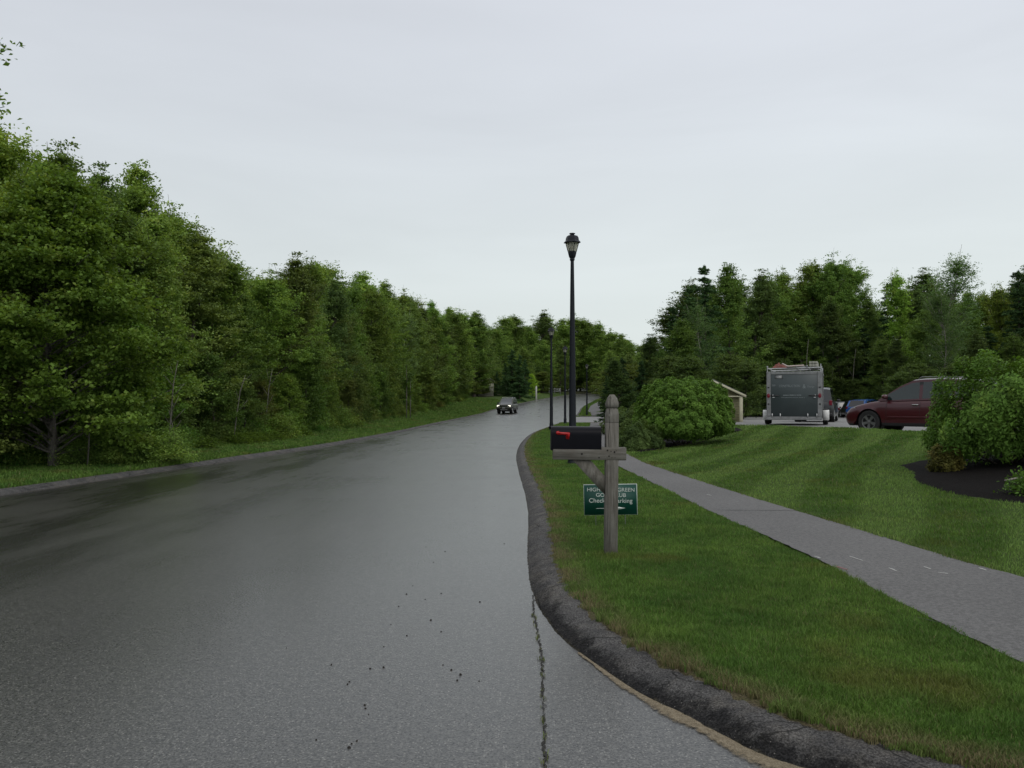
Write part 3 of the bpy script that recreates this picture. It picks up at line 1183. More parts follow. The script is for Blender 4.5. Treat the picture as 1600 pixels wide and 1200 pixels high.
def bush2(seed, H, Rr, ncl, clr, n, size, lm, rvar=(.92, 1.04), low=.05, flat=.6, asp=.55, up=.5, upr=0.0, under=-.12, stems=22, pw=.62):
    """shrub whose surface is built of overlapping pillows of leaves"""
    rng = np.random.default_rng(seed)
    i = np.arange(ncl)
    sp = under + (1 - under) * (i + .5) / ncl
    az = i * 2.39996 + rng.normal(0, .2, ncl)
    k = rng.uniform(*rvar, ncl)
    cp = np.sqrt(np.clip(1 - np.clip(sp, 0, 1) ** 2, 0, 1)) ** pw * (1 - .62 * np.clip(-sp, 0, .4) / .4)
    cen = np.stack([Rr * cp * np.cos(az) * k, Rr * cp * np.sin(az) * k, low * H + (1 - low) * H * np.where(sp > 0, sp, np.maximum(sp, -.4) * low * 1.7) * k], 1)
    nrm = cen - np.array([0, 0, H * .25])
    nrm /= np.linalg.norm(nrm, axis=1)[:, None]
    ci = rng.integers(0, ncl, n)
    off = rng.normal(0, 1, (n, 3))
    off -= (off * nrm[ci]).sum(1)[:, None] * nrm[ci]
    r = np.linalg.norm(off, axis=1)[:, None]
    C_ = cen[ci] + off * clr * .75 + nrm[ci] * (clr * (.55 - .55 * r * r) * rng.uniform(.3, 1.1, (n, 1)) - clr * rng.exponential(.35, (n, 1)))
    C_[:, 2] += upr * rng.random(n) * clr
    kk = C_[:, 2] > .02
    C_ = C_[kk]
    V, Fq = leaves(C_, size, rng, up=0, droop=.5, aspect=asp, face=nrm[ci][kk] + np.array([0, 0, .45]), fn=.45)
    limbs = []
    for j in rng.choice(ncl, min(stems, ncl), replace=False):
        b = np.array([rng.normal(0, .10) * Rr, rng.normal(0, .10) * Rr, -.05])
        limbs.append(([b, b * .4 + cen[j] * .5 + rng.normal(0, .04, 3), cen[j]], .013, .005))
    return (V, Fq, M[lm]), (None, limb_mesh([(list(map(tuple, p)), a, b) for p, a, b in limbs], 4), M['bark'])


PROTO = {}


def proto(key, name, parts, **kw):
    """first use of a kind builds it, later uses copy it with its parts"""
    PROTO[key] = [name, parts, kw, None]


def put(key, x, y, H=None, rz=0.0, col=None, z=None, wide=1.0, sink=0.0):
    name, parts, kw, first = PROTO[key][:4]
    zz = (z1(x, y) if z is None else z) - sink
    if first is None:
        e = plant(name, parts, (x, y, zz), rz, **kw)
        PROTO[key][3] = e
        PROTO[key].append(float(parts[0][0][:, 2].max()))
    else:
        e = copy_tree(first)
        e.location = (x, y, zz)
        e.rotation_euler = (0, 0, rz)
    h0 = PROTO[key][4]
    s = (H / h0) if H else 1.0
    e.scale = (s * wide, s * wide, s)
    if col is not None:
        for c in e.children:
            if c.name.split('.')[0] in ('crown', 'foliage'):
                c.color = (*col, 1)
    return e


# kinds (built at about natural size and scaled a little)
proto('maple_a', 'broadleaf_tree', tree_parts(1, 11, 2.8, 1.0, .30, .7, 1.15, 54, 14, 46, .135, 'leaf_mid', flat=.30))
proto('maple_b', 'broadleaf_tree', tree_parts(2, 11, 2.5, .7, .25, .75, 1.0, 50, 14, 46, .13, 'leaf_olive', leaders=8, flat=.30))
proto('oak', 'broadleaf_tree', tree_parts(3, 12, 3.2, 2.0, .5, .5, 1.9, 58, 15, 46, .14, 'leaf_mid', flat=.38, leaders=7))
proto('dark_a', 'broadleaf_tree', tree_parts(4, 11, 2.6, .6, .28, .75, 1.1, 54, 14, 46, .13, 'leaf_dark', leaders=8, flat=.30))
proto('olive_b', 'broadleaf_tree', tree_parts(5, 12, 2.6, 1.2, .38, .6, 1.2, 52, 14, 46, .14, 'leaf_olive', rise=.8, leaders=9, flat=.35))
proto('birch', 'birch_tree', tree_parts(6, 11, 1.5, 3.2, .5, .45, 1.6, 46, 7, 40, .10, 'leaf_birch', 'bark_pale', tr=.075, rise=.8, leaders=4))
proto('young', 'young_tree', tree_parts(7, 5, 1.25, .3, .3, .7, 1.3, 46, 8, 34, .10, 'leaf_mid', tr=.04, blob=.2))
proto('young_dark', 'young_tree', tree_parts(8, 5, 1.4, .15, .3, .8, 1.2, 46, 8, 36, .10, 'leaf_dark', tr=.04, blob=.22))
proto('pine', 'pine_tree', conifer_parts(9, 12, 3.0, 1.0, size=.24, per=46, droop=.05, nl=11))
proto('spruce', 'spruce_tree', conifer_parts(10, 6, 2.0, .05, size=.17, per=60, droop=.22, nl=13))
proto('shrub', 'forest_shrub', bush_parts(12, 1.6, 1.0, .085, 7000, 'leaf_mid', 26), crown='foliage')
proto('fern', 'fern_clump', bush_parts(13, .6, .55, .12, 1400, 'fern', 14, blob=.10, asp=.3), crown='foliage')

# sky line of the photo's left wood and right wood: (photo column, top row)
SKL = np.array([(-900, 215), (-300, 215), (-60, 210), (0, 205), (50, 190), (80, 195), (110, 238), (165, 243), (200, 262), (240, 300), (270, 322), (300, 366), (340, 388), (400, 392), (430, 388), (470, 402), (500, 425), (550, 432), (580, 450), (605, 455), (640, 470), (660, 465), (690, 492), (720, 478), (750, 482), (765, 512), (790, 490), (830, 503), (860, 492), (900, 494), (940, 503), (960, 515), (1000, 532), (1018, 532), (1030, 500), (1050, 470), (1070, 440), (1100, 414), (1115, 425), (1135, 412), (1170, 417), (1200, 422), (1240, 412), (1280, 405), (1310, 392), (1330, 398), (1355, 430), (1370, 455), (1400, 436), (1415, 422), (1440, 444), (1455, 402), (1475, 392), (1500, 402), (1510, 446), (1540, 456), (1560, 442), (1580, 434), (1600, 415), (1900, 400)])
top = lambda px: float(np.interp(px, SKL[:, 0], SKL[:, 1]))


def tree_at(key, px, d, frac=1.0, tops=None, **kw):
    x = X(px, d)
    z0 = z1(x, d)
    H = (HY - (tops if tops is not None else top(px))) / F * d + EYE - z0
    return put(key, x, d, max(1.0, H * frac), rz=random.uniform(0, 6.28), z=z0, **kw)


ORD = ["first", "second", "third", "fourth", "fifth", "sixth", "seventh", "eighth", "ninth", "tenth", "eleventh", "twelfth", "thirteenth", "fourteenth", "fifteenth", "sixteenth", "seventeenth", "eighteenth", "nineteenth", "twentieth", "twenty-first", "twenty-second", "twenty-third", "twenty-fourth", "twenty-fifth", "twenty-sixth", "twenty-seventh", "twenty-eighth", "twenty-ninth", "thirtieth", "thirty-first", "thirty-second", "thirty-third", "thirty-fourth", "thirty-fifth", "thirty-sixth", "thirty-seventh", "thirty-eighth", "thirty-ninth", "fortieth"]
DESC = {'maple_a': 'mid green broadleaf tree', 'maple_b': 'olive green broadleaf tree', 'oak': 'round headed green tree', 'dark_a': 'dark green broadleaf tree', 'olive_b': 'yellowish green upright tree', 'birch': 'thin pale stemmed birch', 'pine': 'dark pine', 'spruce': 'dark low spruce', 'young': 'small green young tree', 'young_dark': 'small dark young tree'}


def nth(i):
    return ORD[i] if i < len(ORD) else "%dth" % (i + 1)


def label_row(items, where, group, cat='tree'):
    """items: (object, key, photo column); numbered from the photo's left along their row"""
    items = sorted(items, key=lambda q: q[2])
    for i, (o, key, px) in enumerate(items):
        tag(o, "%s, %s from left %s" % (DESC[key], nth(i), where), cat, group)


# --- the big yellow-green maple at the left edge, in front of the wood
big = plant('maple_tree', tree_parts(21, 6.3, 3.05, .35, .22, .80, .95, 150, 13, 60, .088, 'leaf_maple', 'bark_grey', tr=.10, rise=.22, flat=.30, blob=.23, asp=.75, leaders=4), (0, 0, 0))
x_, y_ = X(98, 18.3), 18.3
big.location = (x_ - .15, y_, z1(x_, y_))
tag(big, "large bushy yellow-green maple by the verge with a stout grey trunk", "tree")
# --- tall tree beyond the frame whose branch tips reach in at the top left
hi = plant('broadleaf_tree', tree_parts(22, 9.0, 2.6, 2.5, .55, .5, 2.0, 110, 9, 40, .12, 'leaf_mid', tr=.16, leaders=7, extra=((5.0, 0, 8.25), (4.85, .3, 7.15))), (-14.7, 15.6, z1(-14.7, 15.6)))
tag(hi, "tall green tree at the photo's left border, its twig tips against the sky", "tree", "trees of the left wood")

# --- left wood, front row along the verge
LW = "along the left wood's verge"
front, second, deep = [], [], []
keys = ['dark_a', 'maple_a', 'maple_b', 'dark_a', 'olive_b', 'maple_a', 'oak', 'dark_a', 'maple_b', 'birch', 'maple_a', 'dark_a']
rt = random.Random(4)
d = 22.0
i = 0
while d < 128:
    x = float(fe(d)) - rt.uniform(1.4, 2.4)
    if d > 80:
        x = float(fe(d)) - rt.uniform(1.0, 1.8)
    px = 800 + x / d * F
    key = keys[i % len(keys)]
    fr = rt.choice([1.0, .97, .78, .9, .7, 1.02, .85])
    if key == 'birch':
        fr = .9
    c = rt.uniform(.62, 1.3)
    o = tree_at(key, px, d, fr, col=(c * rt.uniform(.95, 1.14), c, c * rt.uniform(.85, 1.05)), wide=rt.uniform(.95, 1.25))
    front.append((o, key, px))
    d += max(2.3, d * .052) * rt.uniform(.85, 1.15)
    i += 1
label_row(front, "in the left wood's front row", "trees of the left wood")
d = 17.0
i = 0
while d < 135:
    x = float(fe(d)) - rt.uniform(4.2, 5.6)
    px = 800 + x / d * F
    key = ['maple_a', 'olive_b', 'oak', 'maple_b', 'dark_a', 'maple_a', 'oak'][i % 7]
    c = rt.uniform(.8, 1.3)
    o = tree_at(key, px, d, rt.choice([1.06, .98, .9, 1.1, .84, 1.0]), col=(c * rt.uniform(.9, 1.2), c, c * .95), wide=rt.uniform(.9, 1.15))
    second.append((o, key, px))
    d += max(2.8, d * .06) * rt.uniform(.85, 1.2)
    i += 1
label_row(second, "in the left wood's second row", "trees of the left wood")
for row, off in ((0, 9), (1, 13.5)):
    d = 12.0 + row * 3
    while d < 150:
        x = float(fe(d)) - off - rt.uniform(0, 2)
        px = 800 + x / d * F
        key = rt.choice(['maple_a', 'oak', 'dark_a', 'maple_b'])
        o = tree_at(key, px, d, rt.uniform(.8, 1.0), col=(.9, .9, .9), wide=1.3)
        tag(o, "tree deep in the left wood, only scraps of crown behind the front rows", "tree", "trees deep in the left wood")
        d += max(4.5, d * .075)
# trees beside and behind the camera's left, outside the frame but lighting and shading the verge
for x, y in ((-14, 10), (-17, 3)):
    o = put('maple_a', x, y, 9.5, rz=x, col=(1, 1, 1))
    tag(o, "tree deep in the left wood, only scraps of crown behind the front rows", "tree", "trees deep in the left wood")

for i, (ax, ay) in enumerate(((-1.9, .5), (-.9, .3), (.5, .5), (1.4, .9), (2.0, 1.7), (-2.8, .4), (1.0, 1.6))):
    o = put('shrub', big.location.x + ax, big.location.y + ay * .55, rt.uniform(.6, 1.1), rz=i, col=(1.1, 1.05, 1), wide=1.25)
    tag(o, "low leafy shrub under the big maple's skirt, %s of seven from left" % ["second", "third", "fourth", "sixth", "last", "first", "fifth"][i], "shrub", "shrubs under the big maple")

# --- young growth, shrubs and ferns along the left wood's foot
under, shr = [], []
d = 17.0
while d < 124:
    x = float(fe(d)) - rt.uniform(.1, .9)
    px = 800 + x / d * F
    key = rt.choice(['young', 'young_dark', 'young_dark'])
    if not (d < 20 and px > 40 and px < 130):
        o = put(key, x, d, rt.uniform(2.2, 4.6), rz=rt.uniform(0, 6), col=(rt.uniform(.75, .95), rt.uniform(.7, .85), .65), wide=1.15)
        under.append((o, key, px))
    d += max(2.2, d * .055) * rt.uniform(.8, 1.3)
label_row(under, "at the foot of the left wood", "young trees at the foot of the left wood")
d = 15.0
i = 0
while d < 122:
    x = float(fe(d)) + rt.uniform(-.7, .05)
    o = put('shrub', x, d, rt.uniform(.7, 1.5) if d > 26 else rt.uniform(.5, .9), rz=rt.uniform(0, 6), col=(rt.uniform(.6, .95), rt.uniform(.6, .9), .7), wide=1.2)
    shr.append((o, 800 + x / d * F))
    d += max(1.5, d * .035) * rt.uniform(.8, 1.4)
for i, (o, px) in enumerate(sorted(shr, key=lambda q: q[1])):
    tag(o, "leafy shrub, %s from the left where the wood meets the verge" % (nth(i)), "shrub", "shrubs along the left verge")
ferns = []
for px, d in ((338, 27.5), (352, 28.3), (366, 29), (381, 29.6), (395, 30.5), (297, 25.2), (452, 34), (560, 46)):
    x = float(fe(d)) + .55
    o = put('fern', x, d, rt.uniform(.4, .65), rz=rt.uniform(0, 6))
    ferns.append((o, 800 + x / d * F))
for i, (o, px) in enumerate(sorted(ferns, key=lambda q: q[1])):
    tag(o, "bright green fern clump at the wood's edge, %s of eight from the left" % ORD[i], "fern", "ferns at the wood's edge")

# pale dead stems leaning out of the left wood's gloom
M['bark_dim'] = bark_mat("bark_dim", (.09, .085, .07), (.21, .20, .17))
stems = [(248, 560, 20.0, 730, 12), (262, 640, 20.4, 728, -8), (118, 640, 17.6, 735, 4), (407, 575, 31, 697, 9), (634, 562, 64, 652, 0), (640, 590, 65, 652, 0), (520, 640, 44, 680, 6), (356, 585, 27, 690, 14), (440, 610, 34, 690, 10)]
for i, (px, ty, d, by, lean) in enumerate(stems):
    x = X(px, d)
    z0 = z1(x, d)
    H = (HY - ty) / F * d + EYE - z0
    mb = MB()
    lx = lean / F * d
    r_ = .022 if d < 40 else .04
    mb.tube([(0, 0, -.2), (lx * .35, .05, H * .4), (lx * .8, 0, H * .75), (lx * 1.4, 0, H)], [r_, r_ * .85, r_ * .6, .008], 7)
    for q in range(4):
        zz = H * (.5 + .12 * q)
        mb.tube([(lx * .7, 0, zz), (lx * .7 + random.uniform(-.4, .4), .1, zz + .35)], [.010, .004], 4)
    o = mb.build('bare_stem', M['bark_dim'], None, smooth=True)
    o.location = (x, d + (0.5), z0)
    tag(o, "pale thin bare stem, %s of nine from the left, before the dark wood" % ORD[sorted(range(9), key=lambda k: stems[k][0]).index(i)], "stem", "pale stems in the left wood")

# --- far end of the road: spruces, yellow-green tree, broadleaf trees behind
far = []
for px, d, ty, key, wd in ((790, 150, 566, 'spruce', 1.0), (812, 146, 553, 'spruce', .9), (776, 153, 580, 'spruce', .9), (820, 158, 560, 'spruce', .9), (800, 160, 545, 'spruce', 1.1)):
    x = X(px, d)
    o = put(key, x, d, (HY - ty) / F * d + EYE - z1(x, d), rz=px, wide=wd)
    far.append((o, key, px))
label_row(far, "of the spruces past the oncoming car", "spruces left of the far bend")
o = tree_at('young', 833, 163, tops=583, col=(1.7, 1.6, .9))
tag(o, "small yellow-green tree beside the far white post", "tree")
farb = []
for px, d, ty, key in ((690, 150, 495, 'dark_a'), (715, 145, 480, 'oak'), (742, 146, 484, 'maple_a'), (757, 170, 512, 'dark_a'), (772, 190, 507, 'oak'), (787, 205, 492, 'olive_b'), (805, 210, 490, 'olive_b'), (826, 215, 508, 'maple_a'), (846, 222, 484, 'dark_a'), (862, 228, 488, 'maple_b'), (880, 232, 496, 'maple_a'), (900, 238, 489, 'oak'), (918, 240, 499, 'olive_b'), (938, 235, 500, 'maple_b'), (955, 225, 513, 'oak'), (972, 190, 520, 'maple_a'), (990, 170, 530, 'maple_b'), (1006, 160, 533, 'oak'), (850, 200, 530, 'maple_a'), (875, 205, 535, 'dark_a'), (823, 185, 540, 'maple_b'), (897, 245, 545, 'dark_a'), (925, 232, 540, 'maple_a'), (948, 180, 545, 'maple_b'), (975, 150, 550, 'dark_a'), (1005, 120, 545, 'maple_b')):
    c = rt.uniform(.8, 1.2)
    o = tree_at(key, px, d, tops=ty, col=(c * 1.05, c, c), wide=1.25)
    farb.append((o, key, px))
label_row(farb, "beyond the road's far bend", "trees beyond the far bend")
# low growth that closes the gaps under them
fl_ = []
for px, d in ((765, 172), (845, 190), (856, 205), (868, 215), (880, 226), (893, 236), (906, 246), (920, 250), (936, 215), (944, 196), (955, 165), (965, 140), (975, 120), (985, 104), (1000, 96), (1015, 90), (700, 140), (725, 142), (745, 150)):
    o = put('young_dark', X(px, d), d, rt.uniform(4.5, 6.5), rz=px, wide=2.3)
    fl_.append((o, 'young_dark', px))
label_row(fl_, "of the low growth beyond the far bend", "low growth beyond the far bend")
cl_ = []
for px, d, ty in ((752, 168, 575), (766, 176, 585), (781, 172, 570), (795, 180, 572), (810, 186, 570), (824, 190, 565), (838, 196, 570), (852, 214, 560), (866, 222, 565), (880, 232, 560), (894, 242, 562), (908, 252, 560), (922, 256, 556), (936, 244, 560), (736, 158, 570), (722, 150, 575), (706, 146, 570)):
    o = tree_at('dark_a', px, d, tops=ty, col=(.9, .95, .9), wide=1.5)
    cl_.append((o, 'dark_a', px))
for q in range(17):
    px = 700 + q * 20
    d = 262 + 10 * math.sin(q * 2.1)
    o = tree_at(['oak', 'dark_a', 'maple_a'][q % 3], px, d, tops=top(px) + 14 + 8 * math.sin(q * 1.7), col=(.95, 1, .95), wide=1.7)
    cl_.append((o, ['oak', 'dark_a', 'maple_a'][q % 3], px))
label_row(cl_, "in the dense belt beyond the bend", "trees beyond the far bend")
# near the driveway mouth: dark spruce behind the mailbox post and its neighbours
mid_ = []
for px, d, ty, key, wd in ((972, 44, 557, 'dark_a', 1.35), (950, 52, 590, 'pine', 1.3), (972, 66, 557, 'spruce', 1.0), (1003, 60, 562, 'spruce', .9), (948, 92, 585, 'spruce', .8), (1040, 62, 540, 'maple_b', 1), (1022, 75, 520, 'dark_a', 1)):
    x = X(px, d)
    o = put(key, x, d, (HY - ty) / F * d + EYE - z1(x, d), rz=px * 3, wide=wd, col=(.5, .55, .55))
    mid_.append((o, key, px))
label_row(mid_, "of those standing behind the mailbox and round bush", "trees by the driveway mouth")

# --- right wood behind the car park
rw1, rw2, rw3 = [], [], []
R1 = [(1052, 74, 478, 'pine', 1.0), (1078, 66, 445, 'pine', 1.0), (1102, 70, 412, 'pine', .9), (1140, 78, 408, 'maple_a', .9), (1172, 84, 418, 'dark_a', 1), (1200, 90, 424, 'oak', 1), (1236, 90, 412, 'maple_b', 1), (1270, 92, 404, 'olive_b', 1.1), (1308, 90, 391, 'oak', .8), (1336, 92, 402, 'oak', .8), (1362, 90, 458, 'dark_a', 1), (1388, 88, 440, 'pine', .7), (1414, 84, 416, 'maple_b', .8), (1440, 86, 446, 'dark_a', .9), (1478, 74, 390, 'birch', 1.25), (1512, 80, 450, 'maple_a', .9), (1540, 80, 452, 'olive_b', .9), (1566, 76, 440, 'maple_b', .9), (1594, 70, 420, 'pine', .8), (1625, 72, 410, 'dark_a', 1), (1660, 70, 400, 'oak', 1), (1700, 68, 400, 'maple_a', 1)]
for px, d, ty, key, wd in R1:
    c = rt.uniform(.75, 1.1)
    cc = (c, c, c)
    if px in (1540, 1566):
        cc = (1.22, 1.0, .85)
    if px in (1236, 1270):
        cc = (.95, .87, .85)
    if px == 1414:
        cc = (1.35, 1.35, 1)
    o = tree_at(key, px, d, tops=ty, col=cc, wide=wd)
    rw1.append((o, key, px))
label_row(rw1, "in the tall row behind the car park", "trees behind the car park")
px = 1040
i = 0
while px < 1720:
    d = rt.uniform(84, 90) if px > 1120 else rt.uniform(62, 70)
    if px > 1380:
        d = rt.uniform(64, 72)
    key = ['dark_a', 'maple_a', 'birch', 'dark_a', 'pine', 'maple_b'][i % 6]
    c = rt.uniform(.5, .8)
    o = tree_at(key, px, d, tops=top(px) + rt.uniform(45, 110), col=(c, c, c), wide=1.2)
    rw2.append((o, key, px))
    px += rt.uniform(24, 36)
    i += 1
label_row(rw2, "in the lower row behind the car park", "trees behind the car park")
px = 1030
while px < 1750:
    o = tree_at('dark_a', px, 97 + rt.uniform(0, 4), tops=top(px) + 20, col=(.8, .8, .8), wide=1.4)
    tag(o, "tree deep in the wood behind the car park, showing only through gaps", "tree", "trees deep behind the car park")
    px += 34
px = 1030
while px < 1700:
    d = (86.5 if px > 1160 else 60) - rt.uniform(0, 3)
    if px > 1390:
        d = 62
    key = 'young_dark'
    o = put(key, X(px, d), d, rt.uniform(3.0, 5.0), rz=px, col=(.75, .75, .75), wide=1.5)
    rw3.append((o, key, px))
    px += rt.uniform(17, 28) * (1.0)
label_row(rw3, "of the undergrowth behind the car park", "undergrowth behind the car park")
wp = [(1259, 530, 80, 0), (1331, 545, 84, 2), (1468, 480, 73, 4), (1300, 575, 85, -2)]
for i, (px, ty, d, lean) in enumerate(wp):
    x = X(px, d)
    z0 = z1(x, d)
    H = (HY - ty) / F * d + EYE - z0
    mb = MB()
    lx = lean / F * d
    mb.tube([(0, 0, -.2), (lx * .3, 0, H * .4), (lx * .9 + .15, 0, H * .8), (lx * 1.2 + .3, 0, H)], [.05, .04, .03, .015], 7)
    mb.tube([(lx * .6, 0, H * .6), (lx * .6 - .5, .1, H * .75)], [.02, .008], 5)
    o = mb.build('bare_stem', M['bark_dim'], None, smooth=True)
    o.location = (x, d, z0)
    tag(o, "pale slender birch stem behind the car park, %s of four from left" % ORD[i if i < 1 else {1: 2, 2: 3, 3: 1}[i]], "stem", "pale stems behind the car park")

# --- clipped round bush on the bank
gxb, gyb = 5.75, 26.0
rb = bush2(31, 2.12, 1.55, 560, .105, 95000, .062, 'leaf_round', rvar=(.94, 1.045), low=.27, under=-.32, pw=.5)
o = plant('round_bush', rb, (X(1068, gyb), gyb, z1(X(1068, gyb), gyb) - .05), crown='foliage')
o.scale = (1.0, .92, 1.0)
tag(o, "clipped dome-shaped bright green bush on the bank beside the path", "bush")
# the darker shrubs at its left foot and behind
dk = [(993, 24.6, 1.0, .62), (1012, 24.9, .8, .6), (966, 37, 1.2, 1.0), (985, 33, 1.3, .9), (1003, 30, 1.5, .9)]
pp = bush2(32, 1.0, .6, 70, .13, 14000, .055, 'leaf_dark', rvar=(.8, 1.1))
for i, (px, d, h, r_) in enumerate(dk):
    x = X(px, d)
    if i == 0:
        PROTO['dk'] = ['low_shrub', pp, {'crown': 'foliage'}, None]
    o = put('dk', x, d, h, rz=i * 2.0, wide=r_ / .6 / (h / 1.0) * .9, col=(.8, .8, .8))
    tag(o, ["small dark shrub at the left foot of the round bush", "low dark shrub tucked under the round bush's left skirt", "dark shrub right behind the mailbox post's cap", "dark shrub between the path and the round bush, farther back", "tall dark shrub close behind the round bush's left side"][i], "shrub", "dark shrubs round the clipped bush")

# --- azalea bed at the right edge
az = plant('azalea_bush', bush2(41, 1.68, 1.28, 90, .19, 36000, .076, 'leaf_azalea', rvar=(.55, 1.18), low=.14, asp=.42, upr=1.0, under=-.02), (0, 0, 0), crown='foliage')
x_, y_ = X(1580, 14.2), 14.2
az.location = (x_, y_, z1(x_, y_))
az.rotation_euler = (0, 0, 1.0)
tag(az, "big loose light green azalea bush in the mulch bed by the red car", "bush")
az2 = plant('azalea_bush', bush2(42, 1.55, 1.1, 80, .19, 17000, .072, 'leaf_azalea', rvar=(.7, 1.1), low=.12, asp=.42, upr=.9, up=.35), (X(1720, 14.6), 14.6, z1(X(1720, 14.6), 14.6)), crown='foliage')
tag(az2, "azalea bush at the photo's right border behind the larger one", "bush")
gd = plant('low_shrub', bush2(43, .50, .30, 30, .11, 4200, .042, 'leaf_gold', rvar=(.65, 1.15), low=.2), (X(1478, 13.9), 13.9, z1(X(1478, 13.9), 13.9)), crown='foliage')
tag(gd, "small yellowish bronze shrub at the left end of the mulch bed", "shrub")
sp_ = plant('low_shrub', bush_parts(44, .34, .24, .05, 1800, 'leaf_azalea', 26, blob=.05), (X(1608, 11.0), 11.0, z1(X(1608, 11.0), 11.0)), crown='foliage')
tag(sp_, "small green plant at the photo's right border on the bare mulch", "plant")

# mulch beds
t = NT("mulch").set(.95, 0, .1)
v = t.coord()
f = t.noise(v, 30, 6, .8, .3, .7)
t.col(t.mix(f, (.003, .003, .003), (.020, .017, .016)))
t.bump(t.noise(v, 45, 6, .8), 1.0, .03)
M['mulch'] = t.m


def mulch(name, pts, label):
    P = resample(np.array(pts + [pts[0]]), lambda p: .25)[:-1]
    c = P.mean(0)
    V = [(c[0], c[1], z1(*c) + .05)]
    n = len(P)
    rr = np.random.default_rng(1)
    for k in (.25, .5, .75, .93, 1.0):
        for p in P:
            q = c + (p - c) * (k + (rr.normal(0, .006)))
            V.append((q[0], q[1], z1(*q) + (.05 if k < .9 else .045 if k < .99 else -.01) + rr.normal(0, .006)))
    Fs = [[0, 1 + i, 1 + (i + 1) % n] for i in range(n)]
    for r_ in range(4):
        for i in range(n):
            a = 1 + r_ * n + i
            b = 1 + r_ * n + (i + 1) % n
            Fs.append([a, a + n, b + n, b])
    return tag(np_mesh(name, np.array(V), Fs, mats=[M['mulch']], smooth=True), kind="structure")


edge = [hit(px, py) for px, py in ((1424, 738), (1430, 752), (1470, 768), (1530, 779), (1600, 787))]
print("BED", edge)
mulch("mulch_bed", edge + [(edge[-1][0] + 1.2, edge[-1][1] - .3), (11.5, 11.0), (12.0, 16.0), (9.2, 16.3), (7.3, 15.6), (edge[0][0] + .25, edge[0][1] + .9)], "")
edge2 = [hit(px, py) for px, py in ((968, 700), (1000, 707), (1060, 697), (1110, 682), (1150, 668))]
print("BED2", edge2)
mulch("mulch_bed", edge2 + [(8.0, 29), (5.5, 31), (4.3, 29)], "")
sb = MB()
for (a, b) in (((1568, 757), (1600, 754)),):
    p, q = hit(*a), hit(*b)
    sb.tube([(p[0], p[1], z1(*p) + .06), ((p[0] + q[0]) / 2, (p[1] + q[1]) / 2, z1(*p) + .09), (q[0], q[1], z1(*q) + .07)], [.012, .016, .01], 6)
tag(sb.build("stick", M['bark_pale'], None, smooth=True), "pale dry stick lying on the dark mulch by the small green plant", "stick")

# ---------------------------------------------------------------- grass blades
t = NT("grass_blade").set(.65, 0, .25)
v = t.coord()
geo = t.n("ShaderNodeNewGeometry")
f1 = t.noise(v, 1.1, 3, .6, .36, .64)
f2 = t.noise(v, 5, 3, .6, .35, .65)
c = t.mix(f1, (.082, .175, .030), (.155, .262, .046))
c = t.mix(t.math('MULTIPLY', f2, .55), c, (.050, .100, .015))
# yellower, drier patches with a shape of their own
dryp = t.noise(v, .75, 3, .55, .56, .70)
c = t.mix(t.math('MULTIPLY', dryp, .8), c, (.145, .150, .035))
at = t.n("ShaderNodeAttribute")
at.attribute_name = "dry"
c = t.mix(at.outputs["Fac"], c, (.20, .175, .085))
st_ = t.n("ShaderNodeAttribute")
st_.attribute_name = "stripe"
c = t.mix(st_.outputs["Fac"], c, t.mix(.8, c, (.17, .27, .060)))  # mowing stripes: the sheen of leaning blades is put into the colour
hs = t.n("ShaderNodeHueSaturation")
t.l(t.rng(geo.outputs["Random Per Island"], 0, 1, .62, 1.4), hs.inputs["Value"])
t.l(c, hs.inputs["Color"])
t.col(hs.outputs[0])
tr = t.n("ShaderNodeBsdfTranslucent")
t.l(hs.outputs[0], tr.inputs[0])
ms = t.n("ShaderNodeMixShader")
ms.inputs[0].default_value = .25
t.l(t.b.outputs[0], ms.inputs[1])
t.l(tr.outputs[0], ms.inputs[2])
t.l(ms.outputs[0], t.out.inputs[0])
M['grass'] = t.m


def blades(P, h, w, rng, bend=.5, lean=None):
    n = len(P)
    az = rng.uniform(0, 2 * math.pi, n)
    a2 = rng.uniform(0, 2 * math.pi, n)
    ln = h * rng.uniform(.15, 1.0, n) * bend
    dx, dy = np.cos(a2) * ln, np.sin(a2) * ln
    if lean is not None:
        dx += lean[:, 0] * h
        dy += lean[:, 1] * h
    wx, wy = np.cos(az) * w * .5, np.sin(az) * w * .5
    b0 = P + np.stack([-wx, -wy, np.zeros(n) - .01], 1)
    b1 = P + np.stack([wx, wy, np.zeros(n) - .01], 1)
    m0 = P + np.stack([-wx * .8 + dx * .3, -wy * .8 + dy * .3, h * .55], 1)
    m1 = P + np.stack([wx * .8 + dx * .3, wy * .8 + dy * .3, h * .55], 1)
    tp = P + np.stack([dx, dy, h * .95], 1)
    V = np.stack([b0, b1, m1, m0, tp], 1).reshape(-1, 3)
    i = np.arange(n)[:, None] * 5
    Fq = np.concatenate([i + [0, 1, 2], i + [0, 2, 3], i + [3, 2, 4]], 1).reshape(-1, 3)
    return V, Fq


